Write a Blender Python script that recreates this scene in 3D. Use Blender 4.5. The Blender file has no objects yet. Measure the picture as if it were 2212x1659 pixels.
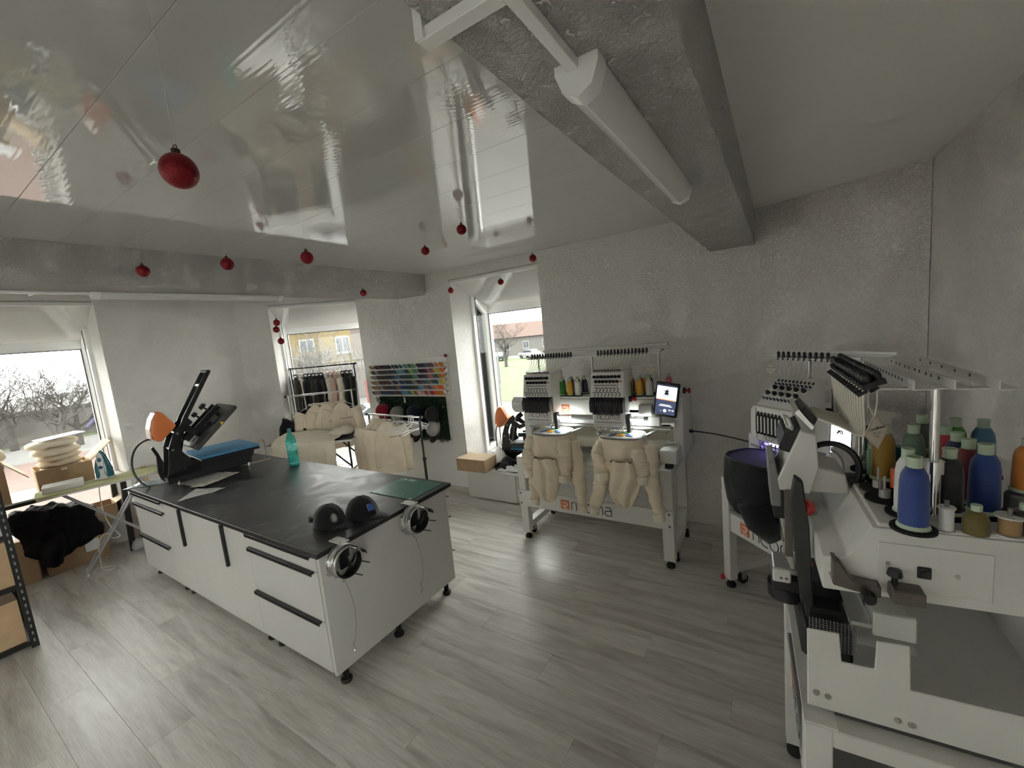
import bpy, bmesh, math, random
from mathutils import Vector as V, Matrix as Mx, noise as NZ
random.seed(7)
SC = bpy.context.scene
C = SC.collection
PI = math.pi
sin, cos = math.sin, math.cos

# ---------------------------------------------------------------- camera
HC = 1.8
YAW, PITCH, ROLL = 0.573910, 0.1247249, -0.0955258
def cam_axes():
    f = V((-sin(YAW)*cos(PITCH), cos(YAW)*cos(PITCH), -sin(PITCH)))
    r = V((cos(YAW), sin(YAW), 0)); u = r.cross(f)
    return r*cos(ROLL)+u*sin(ROLL), -r*sin(ROLL)+u*cos(ROLL), f
_r, _u, _f = cam_axes()
cd = bpy.data.cameras.new('camera'); cam = bpy.data.objects.new('camera', cd); C.objects.link(cam)
cd.sensor_width = 36.0; cd.lens = 36.0*899.965/2212; cd.clip_start = 0.02; cd.clip_end = 600
cam.matrix_world = Mx(((_r.x, _u.x, -_f.x, 0), (_r.y, _u.y, -_f.y, 0), (_r.z, _u.z, -_f.z, HC), (0, 0, 0, 1)))
SC.camera = cam
# ---------------------------------------------------------------- overcast sky, exposure
w = bpy.data.worlds.new('overcast'); SC.world = w; w.use_nodes = True
bg = w.node_tree.nodes['Background']
bg.inputs[0].default_value = (1.0, 0.985, 0.945, 1); bg.inputs[1].default_value = 4.0
vs = SC.view_settings
vs.view_transform = 'Standard'; vs.look = 'None'; vs.gamma = 1.0; vs.exposure = 1.7; vs.use_curve_mapping = False

cy = SC.cycles; cy.max_bounces = 18; cy.diffuse_bounces = 10; cy.glossy_bounces = 6; cy.transparent_max_bounces = 16
# ---------------------------------------------------------------- helpers
class MB:
    """collects shapes; build() links them as one mesh object"""
    def __init__(s, M=None): s.v = []; s.f = []; s.M = M
    def add(s, vs, fs):
        o = len(s.v)
        s.v += [(s.M @ V(p)) if s.M else V(p) for p in vs]
        s.f += [tuple(i+o for i in f) for f in fs]; return s
    def box(s, x0, x1, y0, y1, z0, z1):
        return s.add([(x0,y0,z0),(x1,y0,z0),(x1,y1,z0),(x0,y1,z0),(x0,y0,z1),(x1,y0,z1),(x1,y1,z1),(x0,y1,z1)],
                     [(3,2,1,0),(4,5,6,7),(0,1,5,4),(1,2,6,5),(2,3,7,6),(3,0,4,7)])
    def ob(s, c, sz, R=None):
        R = R or Mx.Identity(3); c = V(c); h = V(sz)/2
        p = [c+R@V((a*h.x,b*h.y,d*h.z)) for d in (-1,1) for a,b in ((-1,-1),(1,-1),(1,1),(-1,1))]
        return s.add(p, [(3,2,1,0),(4,5,6,7),(0,1,5,4),(1,2,6,5),(2,3,7,6),(3,0,4,7)])
    def prism(s, pts, ax, a, b):
        """polygon pts in the plane across axis ax, extruded from a to b"""
        def P(p, t):
            return {'x': (t,p[0],p[1]), 'y': (p[0],t,p[1]), 'z': (p[0],p[1],t)}[ax]
        n = len(pts)
        return s.add([P(p,a) for p in pts]+[P(p,b) for p in pts],
                     [tuple(range(n))[::-1], tuple(range(n,2*n))]+[(i,(i+1)%n,n+(i+1)%n,n+i) for i in range(n)])
    def cyl(s, p0, p1, r0, r1=None, n=12, cap=True):
        r1 = r0 if r1 is None else r1
        p0, p1 = V(p0), V(p1); d = (p1-p0).normalized()
        a = d.orthogonal().normalized(); b = d.cross(a)
        R = [a*cos(2*PI*i/n)+b*sin(2*PI*i/n) for i in range(n)]
        fs = [(i,(i+1)%n,n+(i+1)%n,n+i) for i in range(n)]
        if cap: fs += [tuple(range(n))[::-1], tuple(range(n,2*n))]
        return s.add([p0+q*r0 for q in R]+[p1+q*r1 for q in R], fs)
    def tube(s, pts, r, n=6, closed=False):
        pts = [V(p) for p in pts]; m = len(pts); vs = []; fs = []
        rr = r if isinstance(r, (list, tuple)) else [r]*m
        up = None
        for i, p in enumerate(pts):
            d = (pts[(i+1) % m]-pts[i-1]) if (closed or 0 < i < m-1) else (pts[1]-pts[0] if i == 0 else pts[-1]-pts[-2])
            if d.length < 1e-9: d = V((0,0,1))
            d.normalize()
            if up is None: up = d.orthogonal().normalized()
            up = (up-d*up.dot(d))
            up = up.normalized() if up.length > 1e-6 else d.orthogonal().normalized()
            b = d.cross(up)
            vs += [p+(up*cos(2*PI*k/n)+b*sin(2*PI*k/n))*rr[i] for k in range(n)]
        for i in range(m if closed else m-1):
            j = (i+1) % m
            fs += [(i*n+k, i*n+(k+1)%n, j*n+(k+1)%n, j*n+k) for k in range(n)]
        if not closed: fs += [tuple(range(n))[::-1], tuple(range((m-1)*n, m*n))]
        return s.add(vs, fs)
    def lathe(s, prof, c=(0,0,0), n=20, T=None):
        vs = []; fs = []; c = V(c); m = len(prof)
        for r, z in prof:
            for k in range(n):
                p = V((r*cos(2*PI*k/n), r*sin(2*PI*k/n), z))
                vs.append(c+((T @ p) if T else p))
        for i in range(m-1):
            fs += [(i*n+k, i*n+(k+1)%n, (i+1)*n+(k+1)%n, (i+1)*n+k) for k in range(n)]
        fs += [tuple(range(n))[::-1], tuple(range((m-1)*n, m*n))]
        return s.add(vs, fs)
    def ell(s, c, rx, ry, rz, n=14, m=8, R=None):
        prof = [(sin(PI*i/m), -cos(PI*i/m)) for i in range(m+1)]
        prof[0] = (0.02, -1); prof[-1] = (0.02, 1)
        S = Mx.Diagonal((rx, ry, rz))
        return s.lathe(prof, c, n, (R @ S) if R else S)
    def grid(s, fn, nu, nv, th=0.0):
        """surface fn(u,v) for u,v in 0..1; th > 0 gives it thickness"""
        P = [[V(fn(i/nu, j/nv)) for j in range(nv+1)] for i in range(nu+1)]
        def idx(i, j): return i*(nv+1)+j
        vs = [P[i][j] for i in range(nu+1) for j in range(nv+1)]
        fs = [(idx(i,j), idx(i+1,j), idx(i+1,j+1), idx(i,j+1)) for i in range(nu) for j in range(nv)]
        if th:
            N = []
            for i in range(nu+1):
                for j in range(nv+1):
                    a = P[min(i+1,nu)][j]-P[max(i-1,0)][j]; b = P[i][min(j+1,nv)]-P[i][max(j-1,0)]
                    q = a.cross(b); N.append(q.normalized() if q.length > 1e-12 else V((0,0,1)))
            o = len(vs); vs = [p+N[k]*th/2 for k, p in enumerate(vs)]+[p-N[k]*th/2 for k, p in enumerate(vs)]
            fs += [tuple(q+o for q in f[::-1]) for f in fs]
            rim = [(i,0) for i in range(nu)]+[(nu,j) for j in range(nv)]+[(i,nv) for i in range(nu,0,-1)]+[(0,j) for j in range(nv,0,-1)]
            for k in range(len(rim)):
                a = idx(*rim[k]); b = idx(*rim[(k+1) % len(rim)]); fs.append((b, a, a+o, b+o))
        return s.add(vs, fs)
    def wrinkle(s, amp, f=14.0, seed=0.0):
        """cloth-like creases"""
        o = V((seed*3.7, seed*1.9, seed*5.3))
        for i, p in enumerate(s.v):
            q = V((p.x*f, p.y*f, p.z*f*0.6))+o
            s.v[i] = p+NZ.noise_vector(q)*amp+NZ.noise_vector(q*2.6)*amp*0.4
        return s
    def mesh(s, name, bev=0, seg=1, smooth=False, ang=0.7, off=None):
        me = bpy.data.meshes.new(name)
        me.from_pydata([(p-off) if off else p for p in s.v], [], s.f)
        bm = bmesh.new(); bm.from_mesh(me)
        bmesh.ops.recalc_face_normals(bm, faces=bm.faces)
        if bev:
            es = [e for e in bm.edges if len(e.link_faces) == 2 and e.calc_face_angle(0) > 0.5]
            bmesh.ops.bevel(bm, geom=es, offset=bev, segments=seg, affect='EDGES', profile=0.5, clamp_overlap=True)
        bm.to_mesh(me); bm.free()
        if smooth:
            me.polygons.foreach_set('use_smooth', [True]*len(me.polygons)); me.set_sharp_from_angle(angle=ang)
        return me
    def build(s, name, mat, parent=None, bev=0, seg=1, smooth=False, ang=0.7, local=False):
        off = None
        if local: pass
        elif parent is not None: off = OFF.get(parent.name)
        elif s.v:
            xs = [p.x for p in s.v]; ys = [p.y for p in s.v]; zs = [p.z for p in s.v]
            off = V(((min(xs)+max(xs))/2, (min(ys)+max(ys))/2, min(zs)))
        me = s.mesh(name, bev, seg, smooth, ang, off)
        me.materials.append(mat)
        o = bpy.data.objects.new(name, me); C.objects.link(o)
        if parent is not None:
            o.parent = parent
        elif off is not None: o.location = off
        if off is not None: OFF[o.name] = off
        return o
OFF = {}
def tag(o, label=None, cat=None, group=None, kind=None):
    if label: o['label'] = label
    if cat: o['category'] = cat
    if group: o['group'] = group
    if kind: o['kind'] = kind
    return o
def thing(name, label, cat, loc=(0,0,0), rz=None, group=None, rot=None):
    """Empty at a thing's base. rz/rot given: parts are built in local coordinates; else in world coordinates"""
    o = bpy.data.objects.new(name, None); C.objects.link(o); o.location = loc; o.empty_display_size = 0.05
    if rot is not None: o.rotation_euler = rot
    elif rz is not None: o.rotation_euler = (0, 0, rz)
    else: OFF[o.name] = V(loc)
    return tag(o, label, cat, group)
def struct(name, mb, mat, parent=None, **k):
    o = mb.build(name, mat, parent, **k)
    if parent is None: o['kind'] = 'structure'
    return o
def inst(src, name, loc=None, parent=None, rot=None, mat=None):
    """a copy of one mesh object sharing its mesh"""
    o = src.copy(); o.name = name; C.objects.link(o)
    if parent is not None: o.parent = parent
    if loc is not None: o.location = loc
    if rot is not None: o.rotation_euler = rot
    return o
def dup(root, loc=None, rot=None, label=None, swap=None):
    def rec(o, par):
        c = o.copy(); C.objects.link(c); c.parent = par
        if swap and c.type == 'MESH' and c.data.materials[0] in swap:
            me = c.data.copy(); me.materials[0] = swap[c.data.materials[0]]; c.data = me
        for ch in list(o.children): rec(ch, c)
        return c
    r = rec(root, None)
    if loc is not None: r.location = loc
    if rot is not None: r.rotation_euler = rot
    if label: r['label'] = label
    return r
def shared(name, me, mat, parent, loc=(0,0,0), rot=None, scale=None):
    """an object on an already made mesh; mat goes on the object so alike pieces share the mesh"""
    if not me.materials: me.materials.append(mat)
    o = bpy.data.objects.new(name, me); C.objects.link(o); o.parent = parent; o.location = loc
    if rot is not None: o.rotation_euler = rot
    if scale is not None: o.scale = scale
    if mat is not None and me.materials[0] is not mat:
        o.material_slots[0].link = 'OBJECT'; o.material_slots[0].material = mat
    return o
def RZ(a): return Mx.Rotation(a, 3, 'Z')
def RX(a): return Mx.Rotation(a, 3, 'X')
def RY(a): return Mx.Rotation(a, 3, 'Y')
def frame(o, a): return Mx.Translation(V(o)) @ Mx.Rotation(a, 4, 'Z')
def lerp(a, b, t): return V(a)*(1-t)+V(b)*t
def bez(p0, p1, p2, p3, n=12):
    p0, p1, p2, p3 = map(V, (p0, p1, p2, p3)); r = []
    for i in range(n+1):
        t = i/n; r.append(p0*(1-t)**3+p1*3*t*(1-t)**2+p2*3*t*t*(1-t)+p3*t**3)
    return r
def noise1(x, k=0): return sin(x*1.7+k*1.3)*0.5+sin(x*3.1+k*2.9+1)*0.3+sin(x*6.3+k*4.1+2)*0.2

# ---------------------------------------------------------------- materials
MATS = {}
def mat(name, col, rough=0.5, metal=0.0, var=0.06, vs=8.0, bump=0.0, bs=60.0, spec=0.5, emit=0.0, ecol=None, coat=0.0, sheen=0.0, stretch=None, dist=0.002):
    """principled material with procedural colour variation and relief"""
    if name in MATS: return MATS[name]
    m = bpy.data.materials.new(name); m.use_nodes = True; nt = m.node_tree; N = nt.nodes; L = nt.links
    b = N['Principled BSDF']
    b.inputs['Roughness'].default_value = rough; b.inputs['Metallic'].default_value = metal
    b.inputs['Specular IOR Level'].default_value = spec
    b.inputs['Coat Weight'].default_value = coat; b.inputs['Coat Roughness'].default_value = 0.08
    b.inputs['Sheen Weight'].default_value = sheen
    c = (*col, 1)
    tc = N.new('ShaderNodeTexCoord'); src = tc.outputs['Object']
    if stretch:
        mp = N.new('ShaderNodeMapping'); mp.inputs['Scale'].default_value = stretch
        L.new(src, mp.inputs[0]); src = mp.outputs[0]
    if var:
        n = N.new('ShaderNodeTexNoise'); n.inputs['Scale'].default_value = vs; n.inputs['Detail'].default_value = 4
        L.new(src, n.inputs['Vector'])
        r = N.new('ShaderNodeValToRGB'); e = r.color_ramp.elements
        e[0].position = 0.3; e[1].position = 0.7
        e[0].color = tuple(max(0, x*(1-var)) for x in col)+(1,); e[1].color = tuple(min(1, x*(1+var)) for x in col)+(1,)
        L.new(n.outputs['Fac'], r.inputs[0]); L.new(r.outputs[0], b.inputs['Base Color'])
    else: b.inputs['Base Color'].default_value = c
    if bump:
        n2 = N.new('ShaderNodeTexNoise'); n2.inputs['Scale'].default_value = bs; n2.inputs['Detail'].default_value = 5
        L.new(src, n2.inputs['Vector'])
        bp = N.new('ShaderNodeBump'); bp.inputs['Strength'].default_value = bump; bp.inputs['Distance'].default_value = dist
        L.new(n2.outputs['Fac'], bp.inputs['Height']); L.new(bp.outputs[0], b.inputs['Normal'])
    if emit:
        b.inputs['Emission Color'].default_value = (*(ecol or col), 1); b.inputs['Emission Strength'].default_value = emit
    MATS[name] = m; return m
def nodes_of(name):
    m = bpy.data.materials.new(name); m.use_nodes = True; MATS[name] = m
    return m, m.node_tree.nodes, m.node_tree.links, m.node_tree.nodes['Principled BSDF']
def ramp(N, stops):
    r = N.new('ShaderNodeValToRGB'); e = r.color_ramp.elements
    while len(e) < len(stops): e.new(0.5)
    for q, (p, c) in zip(e, stops): q.position = p; q.color = (*c, 1)
    return r
def plaster_mat(name, col, strength, scale, rough=0.9, dist=0.009):
    """trowelled plaster: short raised flakes and smeared ridges"""
    m, N, L, b = nodes_of(name); b.inputs['Roughness'].default_value = rough; b.inputs['Specular IOR Level'].default_value = 0.25
    tc = N.new('ShaderNodeTexCoord')
    n1 = N.new('ShaderNodeTexNoise'); n1.inputs['Scale'].default_value = scale; n1.inputs['Detail'].default_value = 6; n1.inputs['Distortion'].default_value = 1.6
    n2 = N.new('ShaderNodeTexNoise'); n2.inputs['Scale'].default_value = scale*0.16; n2.inputs['Detail'].default_value = 3
    L.new(tc.outputs['Object'], n1.inputs['Vector']); L.new(tc.outputs['Object'], n2.inputs['Vector'])
    r1 = ramp(N, [(0.36,(0,0,0)),(0.5,(1,1,1)),(0.64,(0.15,)*3)]); L.new(n1.outputs['Fac'], r1.inputs[0])
    r2 = ramp(N, [(0.35,(0.25,)*3),(0.65,(1,1,1))]); L.new(n2.outputs['Fac'], r2.inputs[0])
    mu = N.new('ShaderNodeMath'); mu.operation = 'MULTIPLY'; L.new(r1.outputs[0], mu.inputs[0]); L.new(r2.outputs[0], mu.inputs[1])
    bp = N.new('ShaderNodeBump'); bp.inputs['Strength'].default_value = strength; bp.inputs['Distance'].default_value = dist
    L.new(mu.outputs[0], bp.inputs['Height']); L.new(bp.outputs[0], b.inputs['Normal'])
    r3 = ramp(N, [(0.3, tuple(c*0.94 for c in col)), (0.7, col)]); L.new(n2.outputs['Fac'], r3.inputs[0]); L.new(r3.outputs[0], b.inputs['Base Color'])
    return m
PLASTER = plaster_mat('trowelled_plaster', (0.87,0.855,0.825), 0.7, 40, dist=0.012)
PLASTER_RIGHT = plaster_mat('trowelled_plaster_swirls', (0.87,0.845,0.815), 0.8, 30, dist=0.013)
PLASTER_BEAM = plaster_mat('rough_flaked_plaster', (0.85,0.83,0.795), 1.0, 52, dist=0.022)
PAINT = mat('ceiling_paint', (0.82,0.805,0.77), 0.85, var=0.03, vs=2, bump=0.12, bs=90)
PVC = mat('white_pvc', (0.86,0.86,0.85), 0.25, var=0.02)
WHITE = mat('white_enamel', (0.70,0.695,0.67), 0.38, var=0.02, bump=0.04, bs=500)
WHITE2 = mat('white_laminate', (0.64,0.63,0.61), 0.42, var=0.02, vs=3)
BLACK = mat('black_plastic', (0.016,0.016,0.017), 0.42, var=0.1)
BLACKM = mat('black_metal', (0.018,0.018,0.019), 0.35, metal=0.3, var=0.1)
RUBBER = mat('black_rubber', (0.02,0.02,0.02), 0.8, var=0.1)
CHROME = mat('chrome', (0.78,0.78,0.77), 0.12, metal=1.0, var=0.03)
STEEL = mat('brushed_steel', (0.55,0.55,0.54), 0.35, metal=1.0, var=0.06, stretch=(1,30,1))
GREYP = mat('grey_plastic', (0.22,0.22,0.22), 0.5, var=0.06)
CARD = mat('brown_cardboard', (0.42,0.29,0.17), 0.85, var=0.07, vs=14, bump=0.1, bs=120)
CARD_IN = mat('pale_cardboard', (0.60,0.47,0.32), 0.85, var=0.06, vs=14)
PAPER = mat('white_paper', (0.85,0.85,0.85), 0.7, var=0.03)
def cloth(name, col, var=0.06): return mat(name, col, 0.92, var=var, vs=10, bump=0.35, bs=260, sheen=0.25, spec=0.2)
BEIGE = cloth('cream_fleece', (0.78,0.68,0.54))
BEIGE2 = cloth('ecru_jersey', (0.80,0.73,0.60))
BLACKF = cloth('black_fleece', (0.010,0.010,0.012), 0.2)
# ================================================================= room shell
YW, XR = 3.555, 0.70
ZC = 2.52
# ---- laminate floor: every board is a piece of the floor
def floor_mat():
    m, N, L, b = nodes_of('grey_oak_laminate'); b.inputs['Roughness'].default_value = 0.24
    tc = N.new('ShaderNodeTexCoord'); oi = N.new('ShaderNodeObjectInfo')
    ad = N.new('ShaderNodeVectorMath'); ad.operation = 'MULTIPLY_ADD'
    cx = N.new('ShaderNodeCombineXYZ')
    for k in range(3): L.new(oi.outputs['Random'], cx.inputs[k])
    L.new(cx.outputs[0], ad.inputs[0]); ad.inputs[1].default_value = (37, 23, 11); L.new(tc.outputs['Object'], ad.inputs[2])
    mp = N.new('ShaderNodeMapping'); mp.inputs['Scale'].default_value = (0.75, 7, 7); L.new(ad.outputs[0], mp.inputs[0])
    n1 = N.new('ShaderNodeTexNoise'); n1.inputs['Scale'].default_value = 2.0; n1.inputs['Detail'].default_value = 7; n1.inputs['Distortion'].default_value = 0.8
    L.new(mp.outputs[0], n1.inputs['Vector'])
    mp2 = N.new('ShaderNodeMapping'); mp2.inputs['Scale'].default_value = (3, 70, 70); L.new(ad.outputs[0], mp2.inputs[0])
    n2 = N.new('ShaderNodeTexNoise'); n2.inputs['Scale'].default_value = 3.0; n2.inputs['Detail'].default_value = 4; L.new(mp2.outputs[0], n2.inputs['Vector'])
    r = ramp(N, [(0.25,(0.38,0.355,0.32)),(0.42,(0.56,0.535,0.495)),(0.55,(0.66,0.635,0.595)),(0.75,(0.74,0.715,0.68))]); L.new(n1.outputs['Fac'], r.inputs[0])
    r2 = ramp(N, [(0.3,(0.72,)*3),(0.7,(1.08,)*3)]); L.new(n2.outputs['Fac'], r2.inputs[0])
    mx = N.new('ShaderNodeMix'); mx.data_type = 'RGBA'; mx.blend_type = 'MULTIPLY'; mx.inputs[0].default_value = 0.7
    L.new(r.outputs[0], mx.inputs[6]); L.new(r2.outputs[0], mx.inputs[7])
    mr = N.new('ShaderNodeMapRange'); mr.inputs[3].default_value = 0.92; mr.inputs[4].default_value = 1.08; L.new(oi.outputs['Random'], mr.inputs[0])
    vm = N.new('ShaderNodeVectorMath'); vm.operation = 'SCALE'; L.new(mx.outputs[2], vm.inputs[0]); L.new(mr.outputs[0], vm.inputs['Scale'])
    L.new(vm.outputs[0], b.inputs['Base Color'])
    rr = ramp(N, [(0.3,(0.30,)*3),(0.7,(0.44,)*3)]); L.new(n1.outputs['Fac'], rr.inputs[0]); L.new(rr.outputs[0], b.inputs['Roughness'])
    bp = N.new('ShaderNodeBump'); bp.inputs['Strength'].default_value = 0.12; bp.inputs['Distance'].default_value = 0.001
    L.new(n2.outputs['Fac'], bp.inputs['Height']); L.new(bp.outputs[0], b.inputs['Normal'])
    return m
FLOOR = floor_mat()
SUB = mat('floor_underlay', (0.12,0.11,0.10), 0.9)
FX0, FX1, FY0, FY1 = -6.15, 0.75, -5.0, 3.96
fl = struct('floor', MB().box(FX0, FX1, FY0, FY1, -0.12, -0.012), SUB)
PWID, PLEN = 0.195, 1.38
plank_me = {}
row = 0; y = FY0
offs = [0.0, 0.55, 1.02, 0.3, 0.8, 0.15, 1.2, 0.45, 0.95]
while y < FY1-0.02:
    y1 = min(y+PWID, FY1); x = FX0-offs[row % 9]
    while x < FX1:
        a, b_ = max(x, FX0), min(x+PLEN, FX1)
        if b_-a > 0.03:
            key = (round(b_-a, 3), round(y1-y, 3))
            if key not in plank_me:
                g = 0.0003
                plank_me[key] = MB().box(-(b_-a)/2+g, (b_-a)/2-g, -(y1-y)/2+g, (y1-y)/2-g, -0.012, 0).mesh('floor_plank', bev=0.0006)
            shared('plank', plank_me[key], FLOOR, fl, V(((a+b_)/2, (y+y1)/2, 0))-OFF[fl.name])
        x += PLEN
    y = y1; row += 1

# ---- walls
struct('wall_far', MB().box(-4.56, -2.99, YW, YW+0.34, 0, 2.60).box(-1.89, -0.06, YW, YW+0.34, 0, 2.60).box(-2.99, -1.89, YW, YW+0.34, 2.42, 2.60), PLASTER)
# corner wall that runs at a slant behind the right-hand machines, then the right wall
cw = V((0.79, -0.385, 0)).normalized(); ca = math.atan2(cw.y, cw.x)
struct('wall_corner', MB(frame((-0.10, YW, 0), ca)).box(0, 0.885, 0, 0.25, 0, 2.60), PLASTER_RIGHT)
struct('wall_right', MB().box(XR, XR+0.25, -1.3, 3.19, 0, 2.60).box(XR, XR+0.25, -5.0, -4.6, 0, 2.60).box(XR, XR+0.25, -4.6, -1.3, 2.30, 2.60).box(XR, XR+0.25, -4.6, -1.3, 0, 0.6), PLASTER_RIGHT)
XL = -5.5
CH0 = V((XL, 2.527, 0)); CHd = V((-4.56, YW, 0))-CH0; CHL = CHd.length; CHa = math.atan2(CHd.y, CHd.x)
CHF = frame(CH0, CHa)
struct('wall_left', MB().box(XL-0.34, XL, 1.31, 2.527, 0, 2.60).box(XL-0.34, XL, 0.21, 1.31, 2.468, 2.60).box(XL-0.34, XL, -2.95, 0.21, 0, 2.60).box(XL-0.34, XL, -4.85, -2.95, 2.468, 2.60).box(XL-0.34, XL, -5.0, -4.85, 0, 2.60), PLASTER)
cj = (V((-5.25, 2.80, 0))-CH0).length
struct('wall_slanted', MB(CHF).box(0, cj, 0, 0.34, 0, 2.60).box(cj, CHL+0.1, 0, 0.34, 2.40, 2.60), PLASTER)
# back of the room, behind the photographer
struct('wall_back', MB().box(XL, XR, -5.25, -5.0, 0, 2.6), PLASTER)
# skirting
SK = mat('grey_oak_skirting', (0.52,0.49,0.44), 0.45, var=0.12, vs=5, stretch=(1,12,12))
struct('baseboard_far', MB().box(-4.54, -2.99, YW-0.016, YW-0.001, 0, 0.07).box(-1.89, -0.10, YW-0.016, YW-0.001, 0, 0.07), SK, bev=0.003)
struct('baseboard_left', MB().box(XL+0.001, XL+0.016, 1.31, 2.52, 0, 0.07), SK, bev=0.003)
# ---- ceiling: glossy pvc cladding boards running across the room
def gloss_mat():
    m, N, L, b = nodes_of('glossy_pvc_cladding'); b.inputs['Roughness'].default_value = 0.035; b.inputs['IOR'].default_value = 2.1
    b.inputs['Base Color'].default_value = (0.60,0.595,0.575,1); b.inputs['Coat Weight'].default_value = 0.0
    tc = N.new('ShaderNodeTexCoord')
    mp = N.new('ShaderNodeMapping'); mp.inputs['Scale'].default_value = (0.15, 1, 1); L.new(tc.outputs['Object'], mp.inputs[0])
    wv = N.new('ShaderNodeTexWave'); wv.wave_type = 'BANDS'; wv.bands_direction = 'Y'; wv.inputs['Scale'].default_value = 18; wv.inputs['Distortion'].default_value = 0.4
    L.new(tc.outputs['Object'], wv.inputs['Vector'])
    n = N.new('ShaderNodeTexNoise'); n.inputs['Scale'].default_value = 9; n.inputs['Detail'].default_value = 1; L.new(tc.outputs['Object'], n.inputs['Vector'])
    b1 = N.new('ShaderNodeBump'); b1.inputs['Strength'].default_value = 0.06; b1.inputs['Distance'].default_value = 0.0008; L.new(wv.outputs['Fac'], b1.inputs['Height'])
    b2 = N.new('ShaderNodeBump'); b2.inputs['Strength'].default_value = 0.03; b2.inputs['Distance'].default_value = 0.003; L.new(n.outputs['Fac'], b2.inputs['Height']); L.new(b1.outputs[0], b2.inputs['Normal'])
    L.new(b2.outputs[0], b.inputs['Normal']); L.new(b2.outputs[0], b.inputs['Coat Normal'])
    return m
GLOSS = gloss_mat()
ce = struct('ceiling', MB().box(-6.3, 1.0, -5.25, 4.3, 2.62, 2.76), PAINT)
ys = -5.0; k = 0; pan_me = {}
while ys < YW-0.01:
    wd = min(0.25, YW-ys)
    if ys < 0.46 < ys+0.25-1e-6 and abs(ys-0.46) > 0.01: wd = 0.46-ys
    key = round(wd, 3)
    if key not in pan_me:
        pan_me[key] = MB().box(-2.55, 2.55, -wd/2+0.0005, wd/2-0.0005, 0, 0.012).mesh('ceiling_panel', bev=0.0008)
    shared('ceiling_panel', pan_me[key], GLOSS, ce, V((-2.96, ys+wd/2, ZC))-OFF[ce.name])
    ys += wd
GROOVE = mat('panel_groove', (0.5,0.5,0.48), 0.5)
MB().box(-5.6, -0.40, -5.0, YW, ZC+0.012, ZC+0.02).build('panel_backing', GROOVE, ce)
# right-hand strip of plain painted ceiling
MB().box(-0.13, 1.0, -5.0, 3.8, 2.49, 2.60).build('plain_ceiling', PAINT, ce)
# ---- downstand beams
def wavy_edge_beam(name, x0, x1, zb, zt, y0, y1, jit):
    mb = MB(); n = 60
    rnd = random.Random(5)
    off = [rnd.uniform(-jit, jit) for _ in range(n+1)]
    def sec(i):
        y = y0+(y1-y0)*i/n
        return [(x0+off[i], y, zb), (x1, y, zb), (x1, y, zt), (x0, y, zt)]
    vs = []; fs = []
    for i in range(n+1): vs += sec(i)
    for i in range(n):
        for q in range(4): fs.append((i*4+q, i*4+(q+1) % 4, (i+1)*4+(q+1) % 4, (i+1)*4+q))
    fs += [(0,1,2,3), (n*4+3, n*4+2, n*4+1, n*4)]
    mb.add(vs, fs); return struct(name, mb, PLASTER_BEAM)
wavy_edge_beam('trim_1', -0.418, -0.128, 2.25, 2.60, -5.0, YW, 0.004)
struct('trim_2', MB().prism([(-3.79,2.305),(-3.35,2.30),(-3.32,2.335),(-3.315,2.60),(-3.80,2.60)], 'y', -5.0, YW), PLASTER_BEAM, smooth=True, ang=0.6)

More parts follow.
